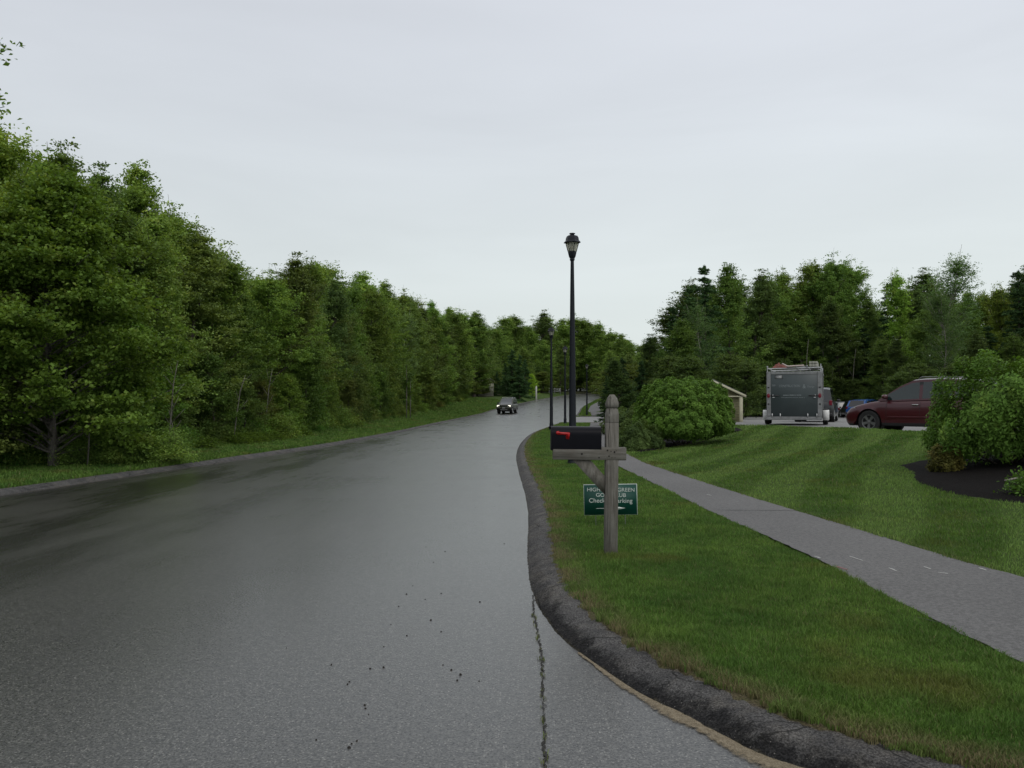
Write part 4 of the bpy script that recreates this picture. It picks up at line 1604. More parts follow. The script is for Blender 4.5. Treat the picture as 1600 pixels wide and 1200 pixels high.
def grass(name, label, n, ymin, ymax, xa, xb, h, w, power=1.6, seed=1, stripes=False, dryedge=None, mask=None, tall=None):
    rng = np.random.default_rng(seed)
    u = rng.random(n * 3)
    # density falls with distance
    k = 1 - power
    y = (ymin ** k + u * (ymax ** k - ymin ** k)) ** (1 / k) if abs(k) > 1e-3 else ymin * (ymax / ymin) ** u
    a, b = xa(y), xb(y)
    width = np.maximum(b - a, 0)
    keep = rng.random(len(y)) < width / width.max()
    y, a, b = y[keep][:n], a[keep][:n], b[keep][:n]
    x = a + (b - a) * rng.random(len(y))
    ok = np.abs(x) < .78 * y + 2.0
    if mask is not None:
        ok &= mask(x, y)
    x, y, a, b = x[ok], y[ok], a[ok], b[ok]
    z = Z(x, y)
    d = np.hypot(x, y)
    hh = h * rng.uniform(.45, 1.3, len(x)) * (1 + .3 * np.sin(x * 13 + 2 * np.sin(y * 9)) * np.sin(y * 11 + 3 * np.sin(x * 5))) * (1 + .35 * np.sin(x * 3.1 + 1.7 * np.sin(y * 2.3)) * np.sin(y * 2.7 + x))
    tuft = rng.random(len(x)) < .012
    hh = np.where(tuft, hh * 1.9, hh)
    if tall is not None:
        hh *= tall(x, y)
    ww = w * np.maximum(1, d / 7)
    dry = np.zeros(len(x))
    if dryedge is not None:
        dry = dryedge(x, y, rng)
    dry = np.where(rng.random(len(x)) < .05, .8, dry)
    st = np.zeros(len(x))
    lean = None
    if stripes:
        ph = (x * .87 - y * .49 + .25 * np.sin(y * .5)) / .78
        st = sst(-.5, .5, np.sin(ph * math.pi)) * .7
        lean = np.stack([(st - .4) * .8, (st - .4) * .5], 1)
    V, Fq = blades(np.stack([x, y, z], 1), hh, ww, rng, bend=.95, lean=lean)
    o = np_mesh(name, V, Fq, attr={"dry": np.repeat(dry, 5), "stripe": np.repeat(st, 5)}, mats=[M['grass']])
    return tag(o, label, "grass", kind="stuff")


def kerb_dry(x, y, rng):
    dk = seg_dist(x, y, K1s)
    f = np.clip(1 - (dk - .30) / .22, 0, 1) * (.35 + .65 * (np.sin(x * 9) * np.sin(y * 7 + 1) > -.1))
    return f * (rng.random(len(x)) < .8)


far_from_kerb = lambda x, y: seg_dist(x, y, K1s) > .25 + .03 * np.sin(x * 11 + y * 5) + .025 * np.sin(y * 23 + x * 9) + .03 * np.sin(x * 37 - y * 19) * np.sin(y * 41)
grass("grass", "short green verge grass between the near kerb and the path", 380000, 2.9, 60, lambda y: Rx(y), lambda y: pl(y) + .012 * np.sin(y * 5) + .012 * np.sin(y * 13.7), .030, .0036, 1.9, 1, dryedge=kerb_dry, mask=far_from_kerb)
inbed = lambda x, y: ((x - 8.6) ** 2 / 3.0 ** 2 + (y - 12.3) ** 2 / 2.2 ** 2 > 1)


def poly_mask(P):
    P = np.array(P)

    def f(x, y):
        ins = np.zeros(len(x), bool)
        j = len(P) - 1
        for i in range(len(P)):
            xi, yi = P[i]
            xj, yj = P[j]
            c = ((yi > y) != (yj > y)) & (x < (xj - xi) * (y - yi) / (yj - yi + 1e-12) + xi)
            ins ^= c
            j = i
        return ~ins
    return f


mA = poly_mask(edge + [(edge[-1][0] + 1.2, edge[-1][1] - .3), (11.5, 11.0), (12.0, 16.0), (9.2, 16.3), (7.3, 15.6), (edge[0][0] + .25, edge[0][1] + .9)])
mB = poly_mask(edge2 + [(8.0, 29), (5.5, 31), (4.3, 29)])
grass("grass", "mown striped lawn on the bank between path and car park", 420000, 5.0, 48, lambda y: pr(y) - .03 + .014 * np.sin(y * 4) + .014 * np.sin(y * 11.3), lambda y: xc(y) + .03, .034, .0042, 1.25, 2, stripes=True, mask=lambda x, y: mA(x, y) & mB(x, y),
      dryedge=lambda x, y, rng: np.clip(1 - (x - pr(y)) / .18, 0, 1) * .6 * (rng.random(len(x)) < .6))
grass("grass", "rough grass verge between the far kerb and the left wood", 200000, 11.5, 135, lambda y: fe(y) - .8, lambda y: Lx(y) - .24, .055, .0055, 1.25, 3,
      tall=lambda x, y: 1 + 2.4 * np.clip(1 - (x - fe(y) + .3) / 1.3, 0, 1) * sst(20, 34, y))
grass("grass", "grass on the corner beyond the driveway", 30000, 86.2, 170, lambda y: Rx(y) + .3, lambda y: PL2(y), .08, .006, 1.2, 4)
# weeds in the road crack
rng = np.random.default_rng(8)
pc = []
for a in cl:
    if rng.random() < .28 and 3.2 < a[1] < 6.1:
        for q in range(rng.integers(2, 7)):
            pc.append((a[0] + rng.normal(0, .006), a[1] + rng.normal(0, .01), 0.006))
pc = np.array(pc)
V_, F_ = blades(pc, rng.uniform(.008, .022, len(pc)), np.full(len(pc), .004), rng, bend=1.4)
tag(np_mesh("weeds", V_, F_, attr={"dry": rng.uniform(.2, .9, len(V_)), "stripe": np.zeros(len(V_))}, mats=[M['grass']]), "dry tufts of weed growing in the road crack", "weeds", kind="stuff")

# ---------------------------------------------------------------- the mailbox on its post
def wood_mat(name, axis):
    t = NT(name).set(.9, 0, .2)
    sc = (40, 40, 3) if axis == 'z' else (3, 40, 40) if axis == 'x' else (30, 30, 12)
    v = t.coord(scale=sc)
    v0 = t.coord()
    f = t.noise(v, 1.0, 6, .7, .3, .7)
    g = t.noise(v0, 5, 5, .7, .35, .65)
    c = t.mix(f, (.070, .066, .056), (.250, .240, .215))
    c = t.mix(t.math('MULTIPLY', g, .45), c, (.10, .085, .068))
    vo = t.n("ShaderNodeTexVoronoi")
    vo.inputs["Scale"].default_value = 8.5
    t.l(v0, vo.inputs["Vector"])
    s2 = t.n("ShaderNodeSeparateColor")
    t.l(vo.outputs["Color"], s2.inputs[0])
    kn = t.math('MULTIPLY', t.rng(s2.outputs[0], .80, .84), t.rng(vo.outputs["Distance"], .12, .07))
    c = t.mix(t.math('MULTIPLY', kn, .85), c, (.03, .025, .02))
    t.col(c)
    t.bump(f, .5, .004)
    return t.m


M['wood_z'] = wood_mat("weathered_wood_upright", 'z')
M['wood_x'] = wood_mat("weathered_wood_level", 'x')
M['wood_d'] = wood_mat("weathered_wood_brace", 'd')
M['crackwood'] = simple("wood_check", (.02, .017, .014), .95)
M['box_black'] = simple("mailbox_black", (.003, .003, .006), .36, 0, .12, var=.25, vs=9, bump=.04)
D0 = 7.8
post = empty('mailbox', (X(953, D0), D0, z1(X(953, D0), D0)))
gz = post.location.z
tag(post, "black mailbox with raised-flag arm in red on a weathered grey wooden post", "mailbox")
tag(post, "black mailbox with a red flag on a weathered grey wooden post")
zt = lambda py: (EYE + (HY - py) / F * (D0 - .06)) - gz     # height above ground for a photo row at the post's face
xt = lambda px: X(px, D0 - .06) - post.location.x
lean = .012
mb = MB()
hw = .0595
z_sh = zt(648)
mb.box(-hw + .002, hw + .002, -hw, hw, -.25, zt(660), 0, bev=.006)
# chamfered shoulder, neck, then the pointed cap
rings = [(hw, zt(660)), (hw, z_sh), (hw * .86, zt(640)), (hw * .72, zt(637.5))]
vs, fs = [], []
for r_, z_ in rings:
    vs += [(-r_ + .002, -r_, z_), (r_ + .002, -r_, z_), (r_ + .002, r_, z_), (-r_ + .002, r_, z_)]
for k in range(3):
    for j in range(4):
        fs.append((k * 4 + j, k * 4 + (j + 1) % 4, k * 4 + 4 + (j + 1) % 4, k * 4 + 4 + j))
mb.add(vs, fs)
o = mb.build('post', M['wood_z'], post)
mb = MB()
prof_c = [(hw * .74, zt(637.5)), (hw * 1.0, zt(635.8)), (hw * .97, zt(630)), (hw * .72, zt(622)), (hw * .36, zt(616.5))]
rr8 = random.Random(3)
vs, fs = [], []
for r_, z_ in prof_c:
    c_ = r_ * .74
    for q, (a_, b_) in enumerate(((-r_, -c_), (-c_, -r_), (c_, -r_), (r_, -c_), (r_, c_), (c_, r_), (-c_, r_), (-r_, c_))):
        vs.append((a_ + rr8.uniform(-.0035, .0035), b_ + rr8.uniform(-.0035, .0035), z_ + rr8.uniform(-.002, .002)))
for k in range(len(prof_c) - 1):
    for j in range(8):
        fs.append((k * 8 + j, k * 8 + (j + 1) % 8, k * 8 + 8 + (j + 1) % 8, k * 8 + 8 + j))
fs.append([(len(prof_c) - 1) * 8 + j for j in range(8)])
mb.add(vs, fs)
mb.build('post_cap', M['wood_z'], post)
# drying cracks
mb = MB()
for pts_, w_ in (([(949.5, 638), (949.0, 650), (949.8, 665), (948.6, 680), (948.8, 698)], .0042), ([(951, 618), (950.5, 628), (950.8, 636)], .003), ([(957, 722), (957.6, 760), (956.8, 800)], .0016), ([(948, 745), (947.5, 790), (948.4, 835)], .0016)):
    for i in range(len(pts_) - 1):
        a, b = pts_[i], pts_[i + 1]
        x0, x1, za, zb = xt(a[0]), xt(b[0]), zt(a[1]), zt(b[1])
        yy = -hw - .0015 if a[1] > 640 else -hw * .95 - .002
        mb.add([(x0 - w_ / 2, yy, za), (x0 + w_ / 2, yy, za), (x1 + w_ / 2, yy, zb), (x1 - w_ / 2, yy, zb)], [(0, 3, 2, 1)])
mb.build('crack', M['crackwood'], post)
# arm across the post
arm = MB()
ya = -hw - .003
arm.box(xt(862), xt(976.5), ya, ya + .088, zt(719), zt(699), 0, bev=.005)
ao = arm.build('arm', M['wood_x'], post)
hl = MB()
for px, py, r_ in ((947, 703.5, .008), (952.5, 705, .005), (958, 706, .009), (949.5, 712.5, .007), (954, 715, .004), (959, 715, .004), (907, 709.5, .010), (961, 704, .003), (946.5, 715, .003), (934, 715, .007)):
    Mx = Matrix.Translation((xt(px), ya - .001, zt(py))) @ Matrix.Rotation(R(90), 4, 'X')
    hl.lathe([(r_, -.001), (r_, .002)], 8, M=Mx)
hl.build('nail_head', M['crackwood'], ao)
br = MB()
br.prism([(xt(893), zt(719.3)), (xt(944.5), zt(774)), (xt(944.5), zt(745)), (xt(921), zt(719.3))], -.040, .042)
br.build('brace', M['wood_d'], post)
# box: domed sheet-metal body, closed back, hinged door with lip
bz0, bz1 = zt(702.5), zt(667)
bx0, bx1 = xt(859.5), xt(937.5)
bw = .083


def dome(rz, s=1.0, seg=14, foot=0.0):
    h = bz1 - bz0
    rr_ = bw * s
    pts = [(-rr_, bz0 - foot), (-rr_, bz1 - rr_)]
    pts += [(-rr_ * math.cos(math.pi * k / seg), bz1 - rr_ * (1 - s * .0) + rr_ * math.sin(math.pi * k / seg)) for k in range(1, seg)]
    pts += [(rr_, bz1 - rr_), (rr_, bz0 - foot)]
    return pts


def dome_solid(x0, x1, s, foot=0.0):
    P = dome(0, s, foot=foot)
    n = len(P)
    yc = .02
    vs = [(x0, yc + y, z) for y, z in P] + [(x1, yc + y, z) for y, z in P]
    fs = [list(range(n)), list(range(2 * n - 1, n - 1, -1))]
    for i in range(n):
        j = (i + 1) % n
        fs.append((i, i + n, j + n, j))
    return vs, fs


mb = MB()
mb.add(*dome_solid(bx0 + .012, bx1 - .006, 1.0))
mb.add(*dome_solid(bx1 - .006, bx1, 1.03))
mb.box(bx0 + .03, xt(927), -.05, .09, zt(699) + .001, bz0 - .001, 0, bev=.004)
bo = mb.build('box', M['box_black'], post, sharp=40)
mb = MB()
mb.add(*dome_solid(bx0 - .004, bx0 + .012, 1.045, foot=.012))
Mx = Matrix.Translation((bx0 - .012, .02, bz1 - .015))
mb.box(-.012, .012, -.012, .012, -.012, .012, 0, M=Mx, bev=.004)
mb.build('door', M['box_black'], bo, sharp=40)
mb = MB()
yf = .02 - bw - .004
fl = [(xt(868), zt(680)), (xt(871), zt(680.3)), (xt(881.5), zt(680.2)), (xt(882), zt(686.5)), (xt(887), zt(687)), (xt(888), zt(676.6)), (xt(872), zt(675.8)), (xt(870), zt(674.2)), (xt(867), zt(675)), (xt(866), zt(677.8))]
mb.prism(fl, yf - .003, yf, 0)
Mx = Matrix.Translation((xt(869), yf - .004, zt(677.3))) @ Matrix.Rotation(R(90), 4, 'X')
mb.lathe([(.011, -.004), (.014, 0), (.011, .004)], 12, M=Mx)
mb.build('flag', M['red_plastic'], bo)
post.rotation_euler = (0, R(.7), 0)

# ---------------------------------------------------------------- green sign behind it
D1 = 9.6
sx0, sx1 = X(912, D1), X(995, D1)
sg = empty('road_sign', ((sx0 + sx1) / 2, D1, z1((sx0 + sx1) / 2, D1)), R(-3))
tag(sg, "small dark green club parking sign with white lettering and arrow behind the mailbox post", "sign")
W2 = (sx1 - sx0) / 2
zs = lambda py: EYE + (HY - py) / F * D1 - sg.location.z
M['sign_green'] = simple("sign_green", (.005, .060, .042), .35, 0, .5, var=.12)
M['sign_white'] = simple("sign_white", (.55, .60, .56), .5)
zc, hh_ = (zs(756) + zs(804)) / 2, (zs(756) - zs(804)) / 2
rot = Matrix.Rotation(R(-1.2), 4, 'Y')
Mt = Matrix.Translation((0, 0, zc)) @ rot
mb = MB()
mb.box(-W2, W2, -.002, .002, -hh_, hh_, 0, M=Mt)
bd = mb.build('board', M['sign_white'], sg)
mb = MB()
mb.box(-W2 + .004, W2 - .007, -.004, -.0022, -hh_ + .004, hh_ - .006, 0, M=Mt)
fc = mb.build('face', M['sign_green'], bd)
pf = fc
for txt, sz, dy, dx, sxx in (("HIGHLAND GREEN", .060, .112, .005, .545), ("GOLF CLUB", .060, .050, .005, .345), ("Check-in/Parking", .070, -.014, .0, .50)):
    q = text_mesh(txt, sz, M['sign_white'], 'lettering', fc, Mt @ Vector((dx, -.0055, dy)), depth=.0008, width=sxx, off=.0002)
mb = MB()
mb.prism([(-.17, -.103), (.06, -.106), (.06, -.122), (.17, -.100), (.06, -.080), (.06, -.096), (-.17, -.098)], -.0062, -.005, 0, M=Mt)
mb.build('arrow', M['sign_white'], fc)
for s_ in (-1, 1):
    mb = MB()
    mb.tube([(s_ * W2 * .55, .004, -.15), (s_ * W2 * .55, .004, zc + hh_ * .6)], .0035, 6)
    mb.build('leg', M['alu_dull'], sg)

# ---------------------------------------------------------------- street lamps
M['lamp_black'] = simple("lamp_black", (.006, .008, .013), .5, 0, .3, var=.2, vs=4)
t = NT("lamp_glass").set(.3, 0, .5)
t.col((.72, .72, .62))
tp_ = t.n("ShaderNodeBsdfTransparent")
tp_.inputs[0].default_value = (.93, .92, .84, 1)
ms_ = t.n("ShaderNodeMixShader")
ms_.inputs[0].default_value = .35
tl_ = t.n("ShaderNodeBsdfTranslucent")
tl_.inputs[0].default_value = (.85, .84, .72, 1)
m2_ = t.n("ShaderNodeMixShader")
m2_.inputs[0].default_value = .5
t.l(t.b.outputs[0], m2_.inputs[1])
t.l(tl_.outputs[0], m2_.inputs[2])
t.l(m2_.outputs[0], ms_.inputs[1])
t.l(tp_.outputs[0], ms_.inputs[2])
t.l(ms_.outputs[0], t.out.inputs[0])
M['lamp_glass'] = t.m
M['bulb'] = simple("lamp_bulb", (.30, .29, .24), .3)


def make_lamp():
    e = empty('street_lamp', (0, 0, 0))
    Hh = 5.4
    zg = Hh - .63
    mb = MB()
    mb.lathe([(.105, -.3), (.105, .30), (.098, .36), (.088, .42), (.078, 1.6), (.052, 3.9), (.040, zg - .02), (.040, zg + .02)], 14)
    mb.build('pole', M['lamp_black'], e, sharp=50)
    mb = MB()
    mb.lathe([(.12, -.3), (.12, .04), (.108, .06), (.108, .061)], 14)
    mb.build('base', M['lamp_black'], e, sharp=50)
    mb = MB()
    ph = math.pi / 6
    mb.lathe([(.040, zg - .04), (.060, zg + .0), (.055, zg + .03), (.075, zg + .06), (.098, zg + .15), (.104, zg + .19), (.098, zg + .195)], 6, ph=ph)
    g0, g1 = zg + .19, zg + .405
    r0, r1 = .100, .158
    for k in range(6):
        a = k * math.pi / 3 + ph
        mb.tube([(r0 * math.cos(a), r0 * math.sin(a), g0), (r1 * math.cos(a), r1 * math.sin(a), g1)], .0085, 5)
    ln_ = mb.build('lantern_frame', M['lamp_black'], e, sharp=30)
    mb = MB()
    mb.lathe([(.196, g1 - .012), (.200, g1 + .004), (.186, g1 + .022), (.160, g1 + .045), (.150, g1 + .11), (.125, g1 + .155), (.060, g1 + .165), (.046, g1 + .185), (.070, g1 + .20), (.070, g1 + .218), (.030, g1 + .226)], 6, ph=ph)
    mb.build('cap', M['lamp_black'], ln_, sharp=30)
    mb = MB()
    mb.lathe([(r0 * .96, g0), (r1 * .96, g1)], 6, ph=ph, closed=False)
    mb.build('glass', M['lamp_glass'], ln_)
    mb = MB()
    mb.lathe([(.012, g0 - .01), (.035, g0 + .02), (.048, g0 + .09), (.040, g0 + .15), (.012, g0 + .18)], 12)
    mb.build('bulb', M['bulb'], ln_, smooth=True)
    return e


lamp0 = make_lamp()
LP = [(894.5, 19.3, 0, "nearest and tallest black street lamp, its pole rising behind the mailbox"), (861.5, 43, .02, "second street lamp, its pole rising from behind the mailbox's front end"), (883, 57.3, 0, "third street lamp, seen just left of the nearest lamp's pole"), (917, 86.8, 0, "farthest street lamp, on the grass corner beyond the driveway")]
for i, (px, d, dz, lb) in enumerate(LP):
    o = lamp0 if i == 0 else copy_tree(lamp0)
    x = X(px, d)
    o.location = (x, d, z1(x, d))
    o.rotation_euler = (0, 0, .3 + i * .15)
    tag(o, lb, "street lamp", "black street lamps along the right kerb")

# ---------------------------------------------------------------- vehicles
def car(name, label, L, Wd, H, belt, bot, hood, roofp, wheels, wr, paint, glass, kind='suv', group=None, extras=None, yaw=0.0, loc=(0, 0, 0), light_on=False, rim_m=None, nose=.30, cladding=None):
    """x forward, front at +L/2. belt/hood: (x,z) upper line of the lower body; bot: lower line; roofp: (x,z) of the glasshouse"""
    e = empty(name, loc, yaw)
    tag(e, label, "car", group)
    hw = Wd / 2
    xs = set(np.round(np.linspace(-L / 2, L / 2, 41), 4))
    for wx in wheels:
        for k in range(-10, 11):
            xs.add(round(wx + (wr + .05) * math.sin(k / 10 * math.pi / 2), 4))
    for d_ in (.0, .02, .05, .09, .14, .2):
        xs.add(round(L / 2 - d_, 4))
        xs.add(round(-L / 2 + d_, 4))
    xs = np.array(sorted(xs))
    hx, hz = zip(*hood)
    bx, bz = zip(*bot)

    def half(x):
        f = 1.0
        u = (L / 2 - x) / nose
        if u < 1:
            f *= .70 + .30 * math.sqrt(max(0, 1 - (1 - u) ** 2))
        u = (x + L / 2) / (nose * .7)
        if u < 1:
            f *= .84 + .16 * math.sqrt(max(0, 1 - (1 - u) ** 2))
        return hw * f * (1 - .02 * abs(x) / L)

    def arch(x, zb_):
        z = zb_
        for wx in wheels:
            u = (x - wx) / (wr + .055)
            if abs(u) <= 1.0:
                z = max(z, wr + (wr + .055) * math.sqrt(max(0, 1 - u * u)) * .99)
        return z

    rows = [(0, .955), (.10, .985), (.30, 1.0), (.52, 1.0), (.70, .99), (.86, .965), (.95, .93), (1.0, .88)]
    V, Fc, mi = [], [], []
    n = len(xs)
    k = len(rows)
    ring = 2 * k + 1
    for x in xs:
        zb_, ztp = float(np.interp(x, bx, bz)), float(np.interp(x, hx, hz))
        za = arch(x, zb_)
        for t_, s_ in rows:
            z = zb_ + (ztp - zb_) * t_
            z = max(z, za)
            V.append((x, half(x) * s_, z))
        V.append((x, 0, ztp + .035))
        for t_, s_ in reversed(rows):
            z = max(zb_ + (ztp - zb_) * t_, za)
            V.append((x, -half(x) * s_, z))
    for i in range(n - 1):
        for j in range(ring):
            j2 = (j + 1) % ring
            Fc.append([i * ring + j, (i + 1) * ring + j, (i + 1) * ring + j2, i * ring + j2])
            zc_ = (V[i * ring + j][2] + V[i * ring + j2][2]) / 2
            mi.append(1 if (j == ring - 1 or (cladding and zc_ < cladding)) else 0)
    Fc.append([j for j in range(ring)])
    mi.append(0)
    Fc.append([(n - 1) * ring + j for j in range(ring - 1, -1, -1)])
    mi.append(0)
    body = np_mesh('body', np.array(V), Fc, mats=[paint, M['black_plastic']], parent=e, smooth=True, mi=mi, sharp=38)
    # glasshouse: stations along the roof line, rows sill / glass top / rail / roof
    rx, rz = zip(*roofp['line'])
    st = roofp['stations']           # x, kind of the side panel that FOLLOWS ('g' glass, 'p' pillar), kind of top ('w' windscreen, 'r' roof, 'b' back)
    V, rings_ = [], []
    for x, side, tp in st:
        zr = float(np.interp(x, rx, rz))
        zb_ = float(np.interp(x, hx, hz)) - .01
        zr = max(zr, zb_ + .012)
        f = (zr - zb_) / (H - belt)
        yo = hw * .925
        yi = hw * (.925 - .165 * min(1, f))
        pts = [(x, yo, zb_), (x, yo + (yi - yo) * .08, zb_ + (zr - zb_) * .08), (x, yo + (yi - yo) * .86, zb_ + (zr - zb_) * .86), (x, yi, zb_ + (zr - zb_) * .97), (x, yi * .80, zr + .012), (x, 0, zr + .03)]
        full = pts + [(p[0], -p[1], p[2]) for p in reversed(pts[:-1])]
        rings_.append(len(V))
        V += full
    rg = 11
    pan = {'paint': [], 'side_window': [], 'windshield': [], 'rear_window': []}
    wins = []
    cur = []
    for i in range(len(st) - 1):
        a, b = rings_[i], rings_[i + 1]
        side, tp = st[i][1], st[i][2]
        for j in range(rg - 1):
            f_ = [a + j, b + j, b + j + 1, a + j + 1]
            if j in (1, 8) and side == 'g':
                wins.append((i, j, f_))
            elif tp == 'w' and 3 < j < 6:
                pan['windshield'].append(f_)
            elif tp == 'b' and 3 < j < 6:
                pan['rear_window'].append(f_)
            else:
                pan['paint'].append(f_)
    np_mesh('roof', np.array(V), pan['paint'], mats=[paint], parent=e, smooth=True, sharp=30)

    def sub(name, fs):
        ids = sorted(set(i for f in fs for i in f))
        mp_ = {q: i for i, q in enumerate(ids)}
        return np_mesh(name, np.array([V[i] for i in ids]), [[mp_[i] for i in f] for f in fs], mats=[glass], parent=e, smooth=True)
    if pan['windshield']:
        sub('windshield', pan['windshield'])
    if pan['rear_window']:
        sub('rear_window', pan['rear_window'])
    for jj in (1, 8):
        grp = []
        last = None
        for i, j, f_ in wins:
            if j != jj:
                continue
            if last is not None and i != last + 1:
                sub('side_window', grp)
                grp = []
            grp.append(f_)
            last = i
        if grp:
            sub('side_window', grp)
    # wheels
    for wx in wheels:
        for s_ in (-1, 1):
            Mx = Matrix.Translation((wx, s_ * (hw - .125), wr)) @ Matrix.Rotation(R(-90 * s_), 4, 'X')
            mb = MB()
            mb.lathe([(wr * .60, -.10), (wr * .90, -.11), (wr * .985, -.085), (wr, -.04), (wr, .04), (wr * .985, .085), (wr * .90, .112), (wr * .64, .105), (wr * .60, .04)], 28, M=Mx)
            w_ = mb.build('wheel', M['rubber'], e, sharp=35)
            mb = MB()
            mb.lathe([(wr * .63, .095), (wr * .62, .108), (wr * .57, .10), (wr * .55, .03)], 28, M=Mx, closed=False)
            for q in range(5):
                Ms = Mx @ Matrix.Rotation(q * 2 * math.pi / 5 + .3, 4, 'Z')
                mb.add([(.02, -.030, .085), (wr * .60, -.050, .100), (wr * .60, .050, .100), (.02, .030, .085), (.02, -.030, .05), (wr * .60, -.050, .06), (wr * .60, .050, .06), (.02, .030, .05)], [(0, 1, 2, 3), (0, 4, 5, 1), (3, 2, 6, 7)], 0, Ms)
            mb.lathe([(.05, .05), (.05, .092), (.035, .098), (.005, .10)], 12, M=Mx)
            mb.build('rim', rim_m or M['alu'], w_, sharp=35)
            if True:
                ml = MB()
                ml.lathe([(wr * .55, .031), (.01, .03)], 20, M=Mx, closed=False)
                ml.lathe([(wr + .05, .04), (wr + .05, -.2), (.01, -.2)], 24, M=Mx, closed=False)
                ml.build('wheel_well', M['black_plastic'], w_)
    mb = MB()
    mb.box(-L / 2 + .15, L / 2 - .12, -hw + .24, hw - .24, .24, .62, 0)
    mb.build('underbody', M['black_plastic'], e)
    for ex in (extras or []):
        nm, mt, fn = ex
        mb = MB()
        fn(mb)
        mb.build(nm, mt, e, sharp=35)
    return e


def bx_(x0, x1, y0, y1, z0, z1_, b=.01):
    return lambda mb: mb.box(x0, x1, y0, y1, z0, z1_, 0, bev=b)


def paint(name, c, rough=.28):
    return simple(name, c, rough, 0, .5, var=.05, coat=.3)


M['p_red'] = paint("paint_dark_red", (.050, .0035, .008))
M['p_green'] = paint("paint_dark_olive", (.035, .038, .028))
M['p_black'] = paint("paint_black", (.014, .016, .017))
M['p_silver'] = paint("paint_silver", (.24, .26, .27), .35)
M['p_blue'] = paint("paint_blue", (.02, .10, .33))
M['g_side'] = glass_car("glass_side", (.012, .022, .021))
M['g_dark'] = glass_car("glass_black", (.012, .014, .018))
M['g_front'] = glass_car("glass_front", (.05, .06, .07))
M['lens'] = simple("lens_clear", (.55, .56, .55), .12, 0, .8)
t = NT("lens_lit").set(.2, 0, .5)
t.col((.8, .8, .7))
t.b.inputs["Emission Color"].default_value = (1, .97, .80, 1)
t.b.inputs["Emission Strength"].default_value = 1.4
M['lens_lit'] = t.m

# dark red crossover at the edge of the car park
def rc(px_w, d_w, ang, wx):
    a = R(180 - ang)
    return (X(px_w, d_w) - wx * math.cos(a), d_w - wx * math.sin(a)), a


(cx_, cy_), ya_ = rc(1377, 27.9, 49, 1.52)
zc_ = float(lotz(26)) + .012
L_, Wd_, H_ = 4.82, 1.90, 1.70
red = car('parked_car', "dark red crossover parked by the azalea bush, seen side on", L_, Wd_, H_, 1.02,
    None or [(-2.41, .50), (-2.3, .34), (-1.9, .27), (1.9, .27), (2.25, .26), (2.41, .40)], 
    [(-2.41, .92), (-2.30, 1.06), (-1.8, 1.09), (.6, 1.03), (1.05, 1.04), (1.5, .98), (1.95, .88), (2.22, .78), (2.36, .68), (2.41, .60)],
    {'line': [(-2.33, 1.08), (-2.02, 1.55), (-1.7, 1.635), (-1.0, 1.69), (-.2, 1.69), (.15, 1.66), (.55, 1.48), (1.02, 1.18), (1.22, 1.06)],
     'stations': [(-2.33, 'p', 'b'), (-2.18, 'p', 'b'), (-2.02, 'p', 'r'), (-1.85, 'g', 'r'), (-1.5, 'g', 'r'), (-1.15, 'p', 'r'), (-1.07, 'g', 'r'), (-.6, 'g', 'r'), (-.18, 'p', 'r'), (-.08, 'g', 'r'), (.15, 'g', 'w'), (.35, 'g', 'w'), (.55, 'g', 'w'), (.78, 'g', 'w'), (.92, 'p', 'w'), (1.08, 'p', 'w'), (1.22, 'p', 'w')]},
    [1.52, -1.25], .365, M['p_red'], M['g_side'], yaw=ya_, loc=(cx_, cy_, zc_), nose=.62, cladding=.36, rim_m=simple("rim_grey", (.16, .16, .16), .35, .5),
    extras=[('headlight', M['lens'], lambda mb: [mb.add([(2.02, s * .885, .70), (2.30, s * .70, .62), (2.34, s * .66, .70), (2.22, s * .74, .80), (1.98, s * .895, .84), (2.02, s * .80, .70), (2.2, s * .6, .62), (2.24, s * .56, .70), (2.12, s * .64, .80), (1.98, s * .80, .84)], [(0, 1, 2, 3, 4), (0, 5, 6, 1), (4, 3, 8, 9)]) for s in (1, -1)]),
            ('mirror', M['p_red'], lambda mb: [mb.box(.86, 1.02, s * 1.02 - .10, s * 1.02 + .10, 1.08, 1.22, 0, bev=.05) for s in (1, -1)]),
            ('door_handle', M['chrome'], lambda mb: [mb.box(x, x + .21, s * .955 - .018, s * .955 + .018, .885, .92, 0, bev=.008) for s in (1, -1) for x in (-.10, -1.05)]),
            ('side_moulding', M['p_red'], lambda mb: [mb.box(-.95, .9, s * .955 - .012, s * .955 + .012, .50, .55, 0, bev=.01) for s in (1, -1)]),
            ('roof_rail', M['alu_dull'], lambda mb: [mb.tube([(.0, s * .66, 1.69), (-.1, s * .66, 1.75), (-1.6, s * .66, 1.71), (-1.75, s * .66, 1.65)], .017, 6) for s in (1, -1)]),
            ('bumper', M['black_plastic'], lambda mb: mb.box(2.06, 2.40, -.62, .62, .24, .36, 0, bev=.05)),
            ('fog_light', M['lens'], lambda mb: [mb.box(2.24, 2.33, s * .60 - .05, s * .60 + .05, .44, .50, 0, bev=.02) for s in (1, -1)]),
            ('tail_light', M['tail_red'], lambda mb: [mb.box(-2.38, -2.2, s * .80 - .08, s * .80 + .08, .85, 1.05, 0, bev=.03) for s in (1, -1)]),
            ('pillar_trim', M['black_plastic'], lambda mb: [mb.add([(-.185, s * .862, 1.05), (-.07, s * .862, 1.05), (-.07, s * .752, 1.60), (-.185, s * .752, 1.60)], [(0, 1, 2, 3)]) for s in (1, -1)])] + [('door_seam', M['black_plastic'], (lambda s, x: lambda mb: mb.tube([(x + .02, s * .935, .34), (x, s * .952, .60), (x, s * .945, .85), (x - .01, s * .905, 1.00)], .0045, 4))(s, x)) for s in (1, -1) for x in (.93, -.13, -1.02)])

red.scale = (1, 1, 1.05)

